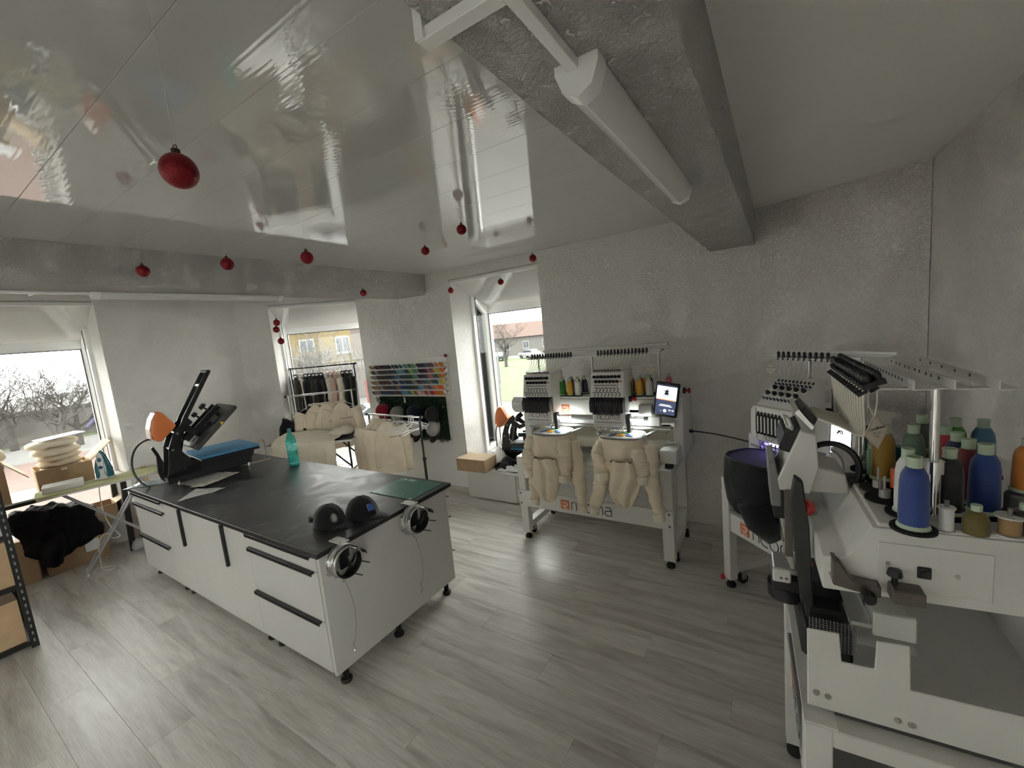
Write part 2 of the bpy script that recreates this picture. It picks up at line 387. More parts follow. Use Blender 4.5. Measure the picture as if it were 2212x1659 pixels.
# ---- bay windows
def glass_mat():
    m = bpy.data.materials.new('window_glass'); m.use_nodes = True; N = m.node_tree.nodes; L = m.node_tree.links
    N.remove(N['Principled BSDF'])
    t = N.new('ShaderNodeBsdfTransparent'); t.inputs[0].default_value = (0.96,0.98,0.97,1)
    g = N.new('ShaderNodeBsdfGlossy'); g.inputs['Roughness'].default_value = 0.02
    fz = N.new('ShaderNodeFresnel'); fz.inputs[0].default_value = 1.25
    mx = N.new('ShaderNodeMixShader'); L.new(fz.outputs[0], mx.inputs[0]); L.new(t.outputs[0], mx.inputs[1]); L.new(g.outputs[0], mx.inputs[2])
    L.new(mx.outputs[0], N['Material Output'].inputs[0]); return m
GLASS = glass_mat()
GASKET = mat('window_gasket', (0.05,0.05,0.05), 0.6)
def bay(n, M, w, zt, zf, D, sill, label_sides=(True, True), t=0.34):
    """bay window: sloping boarded head, glazed cheeks, glazed front at depth D; local x along the wall, y outward"""
    wn = struct('window_%d' % n, MB(M).box(0, w, t, D+0.05, -0.06, sill), WHITE2)      # low sill box
    off = OFF[wn.name]
    fw = 0.075
    # sloped head in two boards with a joint
    for a, b in ((0.0, 0.5), (0.5, 1.0)):
        ya, yb = t-0.30+(D-t+0.30)*a, t-0.30+(D-t+0.30)*b
        za, zb = zt-0.02+(zf-zt+0.02)*a, zt-0.02+(zf-zt+0.02)*b
        mb = MB(M); mb.add([(0,ya,za),(w,ya,za),(w,yb-0.002,zb),(0,yb-0.002,zb),(0,ya,za+0.02),(w,ya,za+0.02),(w,yb-0.002,zb+0.02),(0,yb-0.002,zb+0.02)],
               [(3,2,1,0),(4,5,6,7),(0,1,5,4),(1,2,6,5),(2,3,7,6),(3,0,4,7)])
        mb.build('head_board', GLOSS, wn)
    MB(M).box(-0.02, w+0.02, t-0.32, t-0.29, zt-0.045, zt-0.012).build('head_bead', PVC, wn, bev=0.004)
    # front frame
    fr = MB(M).box(0, w, D-0.03, D+0.04, zf-0.07, zf+0.06).box(0, w, D-0.03, D+0.04, sill, sill+fw)
    for x in (0, w): fr.box(x-fw/2, x+fw/2, D-0.035, D+0.04, sill, zf+0.03)
    f = fr.build('frame', PVC, wn, bev=0.006)
    MB(M).box(fw/2, w-fw/2, D-0.001, D+0.008, sill+fw, zf-0.07).build('pane', GLASS, wn)
    gs = MB(M).box(fw/2, fw/2+0.008, D-0.034, D-0.028, sill+fw, zf-0.07).box(w-fw/2-0.008, w-fw/2, D-0.034, D-0.028, sill+fw, zf-0.07).box(fw/2, w-fw/2, D-0.034, D-0.028, zf-0.078, zf-0.07)
    gs.build('gasket', GASKET, f)
    # glazed cheeks
    for sx, on in ((0, label_sides[0]), (w, label_sides[1])):
        if not on: continue
        m = MB(M); zc = zt-0.02+(zf-zt+0.02)*0.45
        m.box(sx-0.03, sx+0.03, t, t+0.06, sill, zc+0.05).box(sx-0.03, sx+0.03, t+0.06, D-0.03, sill, sill+0.06)
        m.prism([(t+0.06, zc-0.02), (D-0.03, zf-0.06), (D-0.03, zf+0.04), (t+0.06, zc+0.08)], 'x', sx-0.03, sx+0.03)
        cf = m.build('cheek_frame', PVC, wn, bev=0.004)
        MB(M).prism([(t+0.06, sill+0.06), (D-0.035, sill+0.06), (D-0.035, zf-0.05), (t+0.06, zc)], 'x', sx-0.005, sx+0.005).build('pane', GLASS, wn)
        MB(M).box(sx-0.034, sx+0.034, t+0.055, t+0.065, sill+0.06, zc-0.02).build('gasket', GASKET, cf)
    return wn
# left wall bay: local x runs along -Y from the right-hand jamb, y outward (-X)
bay(1, frame((XL, 1.31, 0), -PI/2) @ Mx.Diagonal((1, -1, 1, 1)), 1.10, 2.468, 2.11, 0.56, 0.30)
bay(2, CHF @ Mx.Translation((cj, 0, 0)), CHL-cj+0.25, 2.40, 2.12, 0.62, 0.12, (True, False))
bay(3, frame((-2.99, YW, 0), 0), 1.10, 2.42, 2.11, 0.66, 0.40, (True, True))
# bay and long window added, unseen behind the photographer, to bring in fill daylight
bay(4, frame((XL, -2.95, 0), -PI/2) @ Mx.Diagonal((1, -1, 1, 1)), 1.90, 2.468, 2.11, 0.56, 0.30)
sf = struct('window_5', MB().box(XR+0.1, XR+0.16, -4.6, -1.3, 0.6, 0.66).box(XR+0.1, XR+0.16, -4.6, -1.3, 2.24, 2.30).box(XR+0.1, XR+0.16, -2.98, -2.92, 0.6, 2.3), PVC, bev=0.004)
for y0, y1 in ((-4.6,-2.98),(-2.92,-1.3)): MB().box(XR+0.125, XR+0.135, y0, y1, 0.66, 2.24).build('pane', GLASS, sf)
# ================================================================= outdoors (the room is one storey up)
GZ = -3.0
GR = mat('dry_lawn', (0.035,0.055,0.014), 0.95, var=0.35, vs=0.6, bump=0.3, bs=8)
PAVE = mat('grey_pavement', (0.062,0.060,0.057), 0.9, var=0.12, vs=0.8)
REDP = mat('red_paving', (0.062,0.034,0.026), 0.9, var=0.2, vs=2)
struct('ground', MB().box(-160, 60, -60, 160, GZ-0.3, GZ-0.02), PAVE)
def patch(pts, m, label, z=GZ):
    return tag(MB().prism(pts, 'z', z-0.019, z).build('lawn' if m is GR else 'paving', m), label, None, kind='structure')
patch([(-40,33),(-16,24),(-11,36),(-26,60),(-45,66)], GR, 'lawn')
patch([(-80,-12),(-48,-10),(-44,14),(-75,16)], GR, 'lawn')
patch([(-37,-12),(-18,-10),(-16,9),(-36,7)], REDP, 'paving')
BARK = mat('grey_bark', (0.030,0.027,0.024), 0.95, var=0.25, vs=6); PALEB = mat('pale_bark', (0.075,0.072,0.068), 0.95, var=0.3, vs=6)
def tree(x, y, h, seed, label, lean=0.0, spread=1.0, bark=None):
    rnd = random.Random(seed)
    t = thing('bare_tree', label, 'tree', (x, y, GZ), group='bare winter trees outside the windows')
    trunk = MB(); br = MB()
    def grow(p, d, L, r, lev):
        n = 4; pts = [p]; q = p; rs = [r]
        for i in range(n):
            d = (d+V((rnd.uniform(-.24,.24), rnd.uniform(-.24,.24), rnd.uniform(-.06,.12)))).normalized()
            q = q+d*L/n; pts.append(q); rs.append(max(0.008, r*(1-0.45*(i+1)/n)))
        (trunk if lev == 0 else br).tube(pts, rs, 7 if lev == 0 else (5 if lev < 3 else 3))
        if lev >= 5: return
        for c in range(5 if lev == 0 else 4 if lev < 3 else 3):
            k = rnd.randint(1, n) if c else n
            a = rnd.uniform(0, 2*PI); tl = rnd.uniform(0.5, 1.1)*spread
            nd = (d*1.0+V((cos(a)*tl, sin(a)*tl, rnd.uniform(-.1,.3)))).normalized()
            grow(pts[k], nd, L*rnd.uniform(0.62, 0.86), max(0.010, rs[k]*0.62), lev+1)
    grow(V((x, y, GZ)), V((lean, 0, 1)).normalized(), h*0.26, h*0.024, 0)
    trunk.build('trunk', bark or BARK, t, smooth=True); br.build('branches', bark or BARK, t, smooth=True)
    return t
tree(-34.5, 5.6, 8.5, 3, 'spreading bare tree right of centre in the left bay window', 0.1, 1.1)
tree(-36, 3.4, 8.0, 11, 'bare tree left of centre in the left bay window', 0, 1.1)
tree(-40, 7.4, 9.0, 14, 'bare tree at the right edge of the left bay window', 0, 1.2)
tree(-44, 5.0, 10, 21, 'taller bare tree farthest back in the left bay window', 0, 1.2)
tree(-38, 1.0, 8.5, 31, 'bare tree cut by the left picture edge', 0, 1.2)
tree(-22.0, 13.2, 9.5, 5, 'pale bare tree standing before the yellow apartment block', 0, 1.1, PALEB)
tree(-26.5, 17.3, 9.0, 9, 'second pale bare tree nearer the apartment block', 0, 1.1, PALEB)
tree(-32.0, 48.5, 10.5, 8, 'rounded bare tree on the lawn by the parked cars', 0, 1.3)
# low rendered wall and far hedge seen through the left bay
GW = mat('graffiti_render', (0.055,0.051,0.046), 0.9, var=0.15, vs=0.6)
tag(MB().box(-46.4, -46, -20, 18, GZ, GZ+2.2).box(-46.5, -45.9, -20, 18, GZ+2.2, GZ+2.4).build('boundary_wall', GW), 'long low rendered boundary wall behind the trees', 'wall')
tag(MB().tube([(-45.80, 9.0+0.5*sin(i*1.1)+i*0.22, GZ+0.5+0.85*abs(sin(i*0.9))) for i in range(14)], 0.13, 5).build('graffiti', mat('violet_spray_paint', (0.05,0.045,0.085), 0.8)), 'violet graffiti tag on the boundary wall', 'graffiti')
KR = mat('kiosk_red', (0.16,0.022,0.016), 0.6); KY = mat('kiosk_yellow', (0.24,0.16,0.016), 0.6)
pg = thing('play_house', 'red and yellow wooden play house on the lawn', 'play house', (-41.5, 1.2, GZ))
MB().box(-42.6, -41.0, -0.2, 2.2, GZ, GZ+0.5).build('bench', KR, pg)
MB().box(-42.4, -41.2, 0.0, 2.0, GZ+1.7, GZ+3.1).build('board', KY, pg)
MB().box(-42.5, -41.1, -0.1, 0.1, GZ, GZ+3.2).box(-42.5, -41.1, 1.9, 2.1, GZ, GZ+3.2).build('frame', KR, pg)
MB().prism([(-0.4, GZ+3.1), (2.4, GZ+3.1), (1.0, GZ+3.9)], 'x', -42.6, -41.0).build('roof', mat('kiosk_green', (0.08,0.13,0.03), 0.6), pg)
for i in range(5):
    MB().box(-41.15, -41.05, 0.25+i*0.36, 0.37+i*0.36, GZ+0.5, GZ+1.7).build('slat', KY, pg)
# apartment block
YB = mat('yellow_render', (0.092,0.070,0.032), 0.9, var=0.08, vs=0.3); BR = mat('weathered_brick', (0.060,0.047,0.042), 0.9, var=0.15, vs=0.5)
WINP = mat('dark_window_pane', (0.03,0.037,0.043), 0.15); FRM = mat('window_frame_white', (0.17,0.17,0.165), 0.5)
ap = thing('apartment_block', 'yellow and brick apartment block across the street', 'building', (-35, 23.2, GZ), rz=math.radians(56.5))
MB().box(-9, -4.0, 0, 9, 0, 14).build('wall', BR, ap); MB().box(-4.0, 2.4, -0.02, 9, 0, 14).build('wall', YB, ap); MB().box(2.4, 5.5, 0, 9, 0, 14).build('wall', BR, ap)
MB().box(-9, 5.5, -0.05, 0.0, 0, 3.4).build('plinth_storey', mat('pale_plinth', (0.075,0.068,0.063), 0.9), ap)
MB().box(-9.3, 5.8, -0.3, 9.3, 14, 14.3).build('roof', GW, ap)
me_f = MB().box(-0.62, 0.62, -0.06, 0.02, -0.75, 0.75).box(-0.72, 0.72, -0.16, 0.02, -0.85, -0.75).mesh('far_window')
me_p = MB().box(-0.52, -0.04, -0.09, -0.05, -0.64, 0.64).box(0.04, 0.52, -0.09, -0.05, -0.64, 0.64).mesh('far_pane')
for zi in range(4):
    for xi in range(4):
        wf = shared('window', me_f, FRM, ap, (1.6-xi*3.0, -0.03, 2.0+zi*3.1)); shared('pane', me_p, WINP, wf)
for zi in range(2): MB().box(-2.6,-0.6,-0.9,0,3.7+zi*3.1,4.7+zi*3.1).build('balcony', YB, ap)
# terraced house with a tiled roof beyond the lawn
RT = mat('clay_tiles', (0.055,0.033,0.026), 0.9, var=0.15, vs=2); CR = mat('cream_render', (0.075,0.071,0.065), 0.9)
ho = thing('house', 'low cream house with red tiled roof beyond the parked cars', 'house', (-47, 72, GZ), rz=math.radians(33))
MB().box(-14, 14, 0, 9, 0, 3.6).build('wall', CR, ho)
MB().prism([(-0.6,3.6),(9.6,3.6),(4.5,6.6)], 'x', -14.5, 14.5).build('roof', RT, ho)
for xi in range(7):
    wf = shared('window', me_f, FRM, ho, (-12+xi*4, 0, 1.9)); shared('pane', me_p, WINP, wf)
def car(x, y, rz, colm, label):
    t = thing('parked_car', label, 'car', (x, y, GZ), rz=rz, group='cars parked outside')
    body = MB()
    prof = [(-2.1,0.35),(-2.15,0.75),(-1.95,0.95),(-1.2,1.0),(-0.55,1.45),(0.9,1.48),(1.6,1.05),(2.05,0.95),(2.1,0.4)]
    body.prism(prof, 'y', -0.82, 0.82); body.build('body', colm, t, bev=0.08, seg=2, smooth=True)
    g = MB().prism([(-1.1,1.0),(-0.52,1.38),(0.85,1.4),(1.45,1.03)], 'y', -0.835, 0.835); g.build('windows', WINP, t)
    MB().prism([(-1.35,0.99),(-1.22,1.04),(-0.62,1.44),(-0.72,1.44)], 'y', -0.68, 0.68).build('windscreen', WINP, t)
    for sx in (-1.35, 1.35):
        for sy in (-0.72, 0.72):
            MB().cyl((sx, sy-0.1, 0.32), (sx, sy+0.1, 0.32), 0.32, n=14).build('wheel', RUBBER, t)
    return t
car(-40.6, 60, math.radians(-70), mat('car_teal', (0.010,0.020,0.023), 0.3), 'dark teal car parked left of the tree trunk')
car(-36.2, 62.5, math.radians(-15), mat('car_white', (0.17,0.17,0.17), 0.3), 'white car parked right of the tree trunk')
car(-19.5, 15.6, math.radians(60), MATS['car_white'], 'white car parked below the corner bay window')
tag(MB(frame((-25.6,19.8,0),math.radians(56.5))).box(0,2.4,0,0.1,GZ,GZ+2.3).build('garage_door', mat('garage_red', (0.12,0.028,0.025), 0.7)), 'red garage door beyond the parked white car', 'garage door')
for i, (x, y) in enumerate(((-22.3, 32.5), (-14.5, 21.0))):
    tag(MB().cyl((x, y, GZ), (x, y, GZ+3.4), 0.05, n=8).build('lamp_post', mat('grey_post', (0.08,0.08,0.08), 0.6)), ['thin grey post on the lawn outside the right bay', 'pale post close outside the right bay cheek'][i], 'post')
# ================================================================= work island
def worktop_mat():
    m, N, L, b = nodes_of('black_slate_laminate')
    tc = N.new('ShaderNodeTexCoord')
    n = N.new('ShaderNodeTexNoise'); n.inputs['Scale'].default_value = 2.4; n.inputs['Detail'].default_value = 9; n.inputs['Distortion'].default_value = 2.2; n.inputs['Roughness'].default_value = 0.62
    L.new(tc.outputs['Object'], n.inputs['Vector'])
    r = ramp(N, [(0.40,(0.022,0.022,0.023)),(0.56,(0.05,0.05,0.05)),(0.66,(0.12,0.118,0.114)),(0.78,(0.20,0.197,0.19))]); L.new(n.outputs['Fac'], r.inputs[0]); L.new(r.outputs[0], b.inputs['Base Color'])
    r2 = ramp(N, [(0.4,(0.33,)*3),(0.7,(0.5,)*3)]); L.new(n.outputs['Fac'], r2.inputs[0]); L.new(r2.outputs[0], b.inputs['Roughness'])
    n2 = N.new('ShaderNodeTexNoise'); n2.inputs['Scale'].default_value = 45; n2.inputs['Detail'].default_value = 5; L.new(tc.outputs['Object'], n2.inputs['Vector'])
    bp = N.new('ShaderNodeBump'); bp.inputs['Strength'].default_value = 0.35; bp.inputs['Distance'].default_value = 0.0015; L.new(n2.outputs['Fac'], bp.inputs['Height']); L.new(bp.outputs[0], b.inputs['Normal'])
    return m
TOP = worktop_mat(); EDGE = mat('black_worktop_edge', (0.012,0.012,0.013), 0.5)
ZI = 0.79
wt = MB().box(-4.70, -1.955, 1.082, 2.105, ZI-0.026, ZI).build('worktop', TOP, bev=0.002)
tag(wt, 'black slate-look worktop lying over the white island cabinets', 'worktop')
MB().box(-4.702, -1.953, 1.080, 1.0815, ZI-0.025, ZI-0.002).box(-1.9545, -1.953, 1.082, 2.105, ZI-0.025, ZI-0.002).build('edge_strip', EDGE, wt)
ZB, ZT, YF = 0.10, ZI-0.028, 1.098
def cab(x0, x1, label):
    t = thing('base_cabinet', label, 'cabinet', ((x0+x1)/2, 1.58, 0.0), group='white cabinet units under the black worktop')
    MB().box(x0+0.001, x1-0.001, YF+0.02, 2.06, ZB, ZT).build('carcass', WHITE2, t, bev=0.001)
    for x in (x0+0.06, x1-0.06):
        for yy in (1.17, 2.0):
            if x > -2.3: x = -2.012
            MB().cyl((x, yy, 0.012), (x, yy, ZB), 0.017, n=12).lathe([(0.03,0),(0.031,0.014),(0.024,0.022)], (x, yy, 0), 14).build('leg', BLACK, t, smooth=True)
    return t
def bar(t, p, x0, x1, z, rear=YF):   # black edge-grip handle
    return MB().box(x0, x1, rear-0.020, rear-0.001, z-0.009, z+0.002).box(x0, x1, rear-0.020, rear-0.016, z-0.02, z).build('handle', BLACKM, p, bev=0.002)
def drawers(t, x0, x1, zs):
    for i, (a, b) in enumerate(zs):
        f = MB().box(x0+0.003, x1-0.003, YF, YF+0.019, a+0.002, b-0.003).build('drawer', WHITE2, t, bev=0.001)
        bar(t, f, x0+0.015 if x0 < -3.5 else x0+0.005, x1-0.03, b)
dz = [(ZB, 0.393), (0.393, 0.672), (0.672, ZT)]
cA = cab(-4.65, -3.97, 'white three-drawer cabinet at the heat press end of the island'); drawers(cA, -4.65, -3.97, dz)
cB = cab(-3.97, -2.70, 'white door cabinet in the middle of the island')
for x0, x1, hx in ((-3.97,-3.66,-3.685), (-3.66,-3.33,None), (-3.33,-3.0,-3.022), (-3.0,-2.70,None)):
    f = MB().box(x0+0.0015, x1-0.0015, YF, YF+0.019, ZB, ZT-0.003).build('door', WHITE2, cB, bev=0.001)
    if hx: MB().box(hx+0.002, hx+0.022, YF-0.020, YF-0.001, 0.475, ZT-0.003).build('handle', BLACKM, f, bev=0.002)
cC = cab(-2.70, -1.992, 'white three-drawer cabinet at the near right end of the island'); drawers(cC, -2.70, -2.0, dz)
MB().box(-1.992, -1.97, YF, 2.06, ZB-0.005, ZT).build('end_panel', WHITE2, cC, bev=0.001)
for z in (0.30, 0.55, 0.70): MB().box(-1.985, -1.955, 2.062, 2.075, z, z+0.006).build('hinge_pin', GREYP, cC)
MB().cyl((-2.012,1.55,0.012), (-2.012,1.55,ZB), 0.017, n=12).lathe([(0.03,0),(0.031,0.014),(0.024,0.022)], (-2.012,1.55,0), 14).build('leg', BLACK, cC, smooth=True)

# ---- heat press on the island
ORANGE = mat('orange_shell', (0.62,0.17,0.045), 0.45, var=0.05); BLUEP = mat('blue_silicone_pad', (0.045,0.17,0.30), 0.85, var=0.08, vs=20, bump=0.15, bs=300)
PLAT = mat('grey_cast_platen', (0.05,0.05,0.048), 0.5, metal=0.2, var=0.2, vs=9)
def heat_press(label, loc, rz, tilt=42, handle=True):
    hp = thing('heat_press', label, 'heat press', loc, rz=rz)
    MB().prism([(-0.43,0.02),(0.16,0.02),(0.22,0.10),(0.24,0.155),(-0.20,0.155),(-0.30,0.12),(-0.43,0.10)], 'y', -0.10, -0.088).build('base_side_plate', BLACKM, hp, bev=0.003)
    MB().prism([(-0.43,0.02),(0.16,0.02),(0.22,0.10),(0.24,0.155),(-0.20,0.155),(-0.30,0.12),(-0.43,0.10)], 'y', 0.088, 0.10).build('base_side_plate', BLACKM, hp, bev=0.003)
    MB().box(-0.42, 0.20, -0.088, 0.088, 0.03, 0.06).build('base_tray', BLACKM, hp)
    MB().box(-0.215, 0.235, -0.245, 0.245, 0.165, 0.185).build('lower_platen', BLACKM, hp, bev=0.004)
    MB().box(-0.215, 0.235, -0.245, 0.245, 0.186, 0.212).build('pad', BLUEP, hp, bev=0.012, seg=2, smooth=True)
    cplate = [(-0.43,0.06)]+[(-0.40,0.20),(-0.385,0.32),(-0.34,0.43),(-0.27,0.51),(-0.22,0.545),(-0.19,0.50),(-0.27,0.44),(-0.305,0.36),(-0.30,0.27),(-0.25,0.19),(-0.19,0.15),(-0.18,0.06)]
    for y in (-0.10, 0.085):
        MB().prism(cplate, 'y', y, y+0.014).build('upright_plate', BLACKM, hp, bev=0.003)
    for x, z in ((-0.36,0.30), (-0.31,0.43), (-0.30,0.12)):
        MB().cyl((x, -0.10, z), (x, 0.10, z), 0.011, n=10).build('cross_shaft', STEEL, hp, smooth=True)
    sh = [(-0.475,0.46),(-0.46,0.56),(-0.43,0.615),(-0.40,0.635),(-0.375,0.62),(-0.30,0.50),(-0.32,0.47),(-0.42,0.385),(-0.455,0.40)]
    MB().prism(sh, 'y', -0.085, 0.085).build('control_box', ORANGE, hp, bev=0.012, seg=2, smooth=True)
    MB().prism([(-0.482,0.42),(-0.478,0.50),(-0.455,0.575),(-0.425,0.625),(-0.422,0.615),(-0.45,0.57),(-0.47,0.50),(-0.474,0.42)], 'y', -0.078, 0.078).build('display_cover', mat('pale_polycarbonate', (0.75,0.56,0.47), 0.35), hp)
    hd = (V((-0.02,0,0.92))-V((-0.245,0,0.53)))
    def handle_arm(y): return MB().prism([(-0.27,0.51),(-0.225,0.525),(0.002,0.905),(-0.018,0.922),(-0.03,0.915),(-0.245,0.56)], 'y', y, y+0.018)
    if handle:
        for y in (-0.085, 0.067): handle_arm(y).build('handle_arm', BLACKM, hp, bev=0.003)
    if handle:
        MB().cyl((-0.012,-0.092,0.915), (-0.012,0.092,0.915), 0.016, n=12).build('grip', BLACK, hp, smooth=True)
    if handle:
        MB().cyl((-0.075,-0.07,0.80), (-0.075,0.07,0.80), 0.018, n=8).build('handle_bolt', STEEL, hp)
    # upper platen, tilted open
    ta = math.radians(tilt); PT = V((-0.22, 0, 0.27 if handle else 0.225)); ux, uz = V((cos(ta),0,sin(ta))), V((-sin(ta),0,cos(ta)))
    def PP(a, y, b): return PT+ux*a+uz*b+V((0,y,0))
    def pbox(a0, a1, y0, y1, b0, b1):
        return MB().add([PP(a,y,b) for b in (b0,b1) for a,y in ((a0,y0),(a1,y0),(a1,y1),(a0,y1))], [(3,2,1,0),(4,5,6,7),(0,1,5,4),(1,2,6,5),(2,3,7,6),(3,0,4,7)])
    up = pbox(0, 0.455, -0.24, 0.24, 0, 0.034).build('upper_platen', PLAT, hp, bev=0.003)
    pbox(0.012, 0.443, -0.228, 0.228, -0.006, 0).build('heating_plate', GREYP, up)
    for a, y in ((0.05,-0.2),(0.43,-0.2),(0.05,0.2),(0.43,0.2)): MB().cyl(PP(a,y,0.034), PP(a,y,0.038), 0.008, n=8).build('screw', BLACK, up)
    for y in (-0.06, 0.06): pbox(0.03, 0.40, y-0.012, y+0.012, 0.06, 0.105).build('yoke_bar', BLACKM, up, bev=0.003)
    for a in (0.10, 0.22, 0.32): pbox(a, a+0.03, -0.10, 0.10, 0.036, 0.062).build('yoke_bracket', BLACKM, up, bev=0.002)
    for a, r in ((0.24,0.024),(0.33,0.03)): MB().cyl(PP(a,0,0.10), PP(a,0,0.15), 0.008, n=8).cyl(PP(a,0,0.15), PP(a,0,0.178), r, r*0.85, n=10).build('pressure_knob', BLACK, up)
    for y in (-0.075, 0.065): MB().prism([(-0.33,0.46),(-0.25,0.50),(-0.16,0.43),(-0.03,0.47),(-0.02,0.44),(-0.17,0.38),(-0.27,0.44)], 'y', y, y+0.012).build('link_arm', BLACKM, hp, bev=0.002)
    for y in (-0.05, 0.05): MB().tube([(-0.34,y,0.16),(-0.27,y,0.40)], 0.016, 10).tube([(-0.27,y,0.40),(-0.24,y,0.49)], 0.007, 8).build('gas_spring', BLACKM, hp, smooth=True)
    MB().prism([(-0.435,0.03),(-0.40,0.02),(-0.385,0.11),(-0.42,0.26),(-0.445,0.33),(-0.465,0.32),(-0.44,0.24),(-0.45,0.1)], 'y', 0.11, 0.14).build('rear_brace', BLACKM, hp, bev=0.004)
    MB().tube(bez((0.24,-0.16,0.20),(0.31,-0.16,0.26),(0.33,-0.12,0.22),(0.31,-0.12,0.0),10), 0.0025, 5).build('wire', CHROME, hp)
    YEL = mat('warning_yellow', (0.75,0.55,0.03), 0.5)
    MB().prism([(0,0),(0.034,0),(0.017,0.028)], 'y', -0.2405, -0.2402).build('tmp', YEL, hp)
    o = C.objects.get('tmp'); o.name = 'warning_label'
    MWm = Mx.Translation(PP(0.26, 0, 0.003)) @ Mx.Rotation(-ta, 4, 'Y'); o.data.transform(MWm)
    for x in (-0.36, 0.17):
        for y in (-0.09, 0.09): MB().cyl((x,y,0.0), (x,y,0.03), 0.012, n=10).build('foot', STEEL, hp)
    MB().prism([(-0.362,0.600),(-0.318,0.528),(-0.314,0.531),(-0.358,0.603)], 'y', -0.05, 0.05).build('display', mat('lcd_grey', (0.42,0.46,0.47), 0.2, emit=0.15), hp)
    # mains lead from the press down to the worktop
    MB().tube(bez((-0.465,0.02,0.41),(-0.60,0.10,0.42),(-0.66,0.16,0.12),(-0.53,0.06,0.006),16), 0.008, 8).build('mains_lead', BLACK, hp, smooth=True)
    return hp
hp = heat_press('open clamshell heat press with orange control box and blue pad on the island', (-4.32, 1.68, ZI), math.radians(83), 42)
# ---- things lying on the island
def sheet(name, label, cat, pts, z, mt, group=None, bumpy=0.003, seed=0, n=8, th=0.0012):
    p = [V(q).to_3d() if len(q) == 2 else V(q) for q in pts]
    def fn(u, v):
        q = (p[0]*(1-u)+p[1]*u)*(1-v)+(p[3]*(1-u)+p[2]*u)*v
        return V((q.x, q.y, z+bumpy*(1+noise1(u*4+v*3, seed))))
    return tag(MB().grid(fn, n, n, th).build(name, mt, smooth=True), label, cat, group)
FILM = mat('transfer_film', (0.62,0.61,0.60), 0.3, var=0.25, vs=18)
NEWSP = mat('printed_paper', (0.70,0.67,0.60), 0.7, var=0.35, vs=20)
sheet('printed_sheet', 'crumpled printed transfer sheet in front of the heat press', 'paper', [(-4.33,1.29),(-3.94,1.36),(-4.03,1.64),(-4.45,1.58)], ZI+0.002, FILM, bumpy=0.004, seed=1)
sheet('printed_sheet', 'yellowed paper sheet lying over the crumpled transfer sheet', 'paper', [(-4.02,1.30),(-3.91,1.345),(-4.00,1.66),(-4.18,1.62)], ZI+0.011, NEWSP, bumpy=0.003, seed=2)
sheet('film_sheet', 'loose translucent film sheet at the front edge of the island', 'paper', [(-3.76,1.12),(-3.70,1.31),(-3.70,1.42),(-3.95,1.31)], ZI+0.001, FILM, bumpy=0.002, seed=3)
sheet('ruler', 'pale wooden ruler lying under the front of the heat press', 'ruler', [(-4.30,1.80),(-4.26,1.80),(-4.20,2.04),(-4.23,2.05)], ZI+0.001, CARD_IN, bumpy=0.0005)
BAGM = mat('clear_blue_plastic', (0.42,0.47,0.50), 0.12, var=0.25, vs=14)
def bagf(u, v):
    a, b = u-0.5, v-0.5; hgt = max(0, (1-(2*a)**2)*(1-(2*b)**2))
    return V((-4.60+0.20*a-0.06*b, 1.215+0.12*b+0.22*a, ZI+0.003+0.035*hgt*(0.8+0.5*noise1(u*7+v*5))))
tag(MB().grid(bagf, 14, 12, 0.001).build('plastic_bag', BAGM, smooth=True), 'crumpled clear plastic bag at the left corner of the island', 'bag')
def bottle_mat():
    m, N, L, b = nodes_of('teal_bottle_plastic'); b.inputs['Base Color'].default_value = (0.10,0.62,0.55,1); b.inputs['Roughness'].default_value = 0.08
    b.inputs['Transmission Weight'].default_value = 0.75; b.inputs['IOR'].default_value = 1.2
    tc = N.new('ShaderNodeTexCoord'); n = N.new('ShaderNodeTexNoise'); n.inputs['Scale'].default_value = 60; L.new(tc.outputs['Object'], n.inputs['Vector'])
    bp = N.new('ShaderNodeBump'); bp.inputs['Strength'].default_value = 0.2; bp.inputs['Distance'].default_value = 0.002; L.new(n.outputs['Fac'], bp.inputs['Height']); L.new(bp.outputs[0], b.inputs['Normal'])
    return m
BOT = bottle_mat()
bt = thing('water_bottle', 'teal plastic water bottle standing near the back edge of the island', 'bottle', (-3.70, 1.985, ZI))
pr = [(0.030,0.0),(0.040,0.004),(0.042,0.02),(0.039,0.03),(0.042,0.04),(0.042,0.10),(0.039,0.106),(0.042,0.112),(0.042,0.125),(0.039,0.131),(0.042,0.137),(0.043,0.20),(0.042,0.235),(0.034,0.265),(0.022,0.290),(0.015,0.302),(0.014,0.312)]
MB().lathe(pr, (-3.70,1.985,ZI+0.001), 22).build('body', BOT, bt, smooth=True, ang=1.2)
WATER = mat('water_in_bottle', (0.22,0.72,0.66), 0.05, var=0.1)
MB().lathe([(0.036,0.006),(0.0405,0.012),(0.0405,0.085),(0.01,0.086)], (-3.70,1.985,ZI+0.001), 20).build('water', WATER, bt, smooth=True)
MB().lathe([(0.0165,0.308),(0.0168,0.335),(0.014,0.338)], (-3.70,1.985,ZI+0.001), 18).build('cap', mat('dark_teal_cap', (0.02,0.20,0.19), 0.4), bt, smooth=True)
MB().lathe([(0.0426,0.142),(0.0436,0.17),(0.0434,0.205),(0.0428,0.206)], (-3.70,1.985,ZI+0.001), 22).build('label_band', mat('teal_label', (0.16,0.55,0.50), 0.25, var=0.35, vs=40), bt, smooth=True)
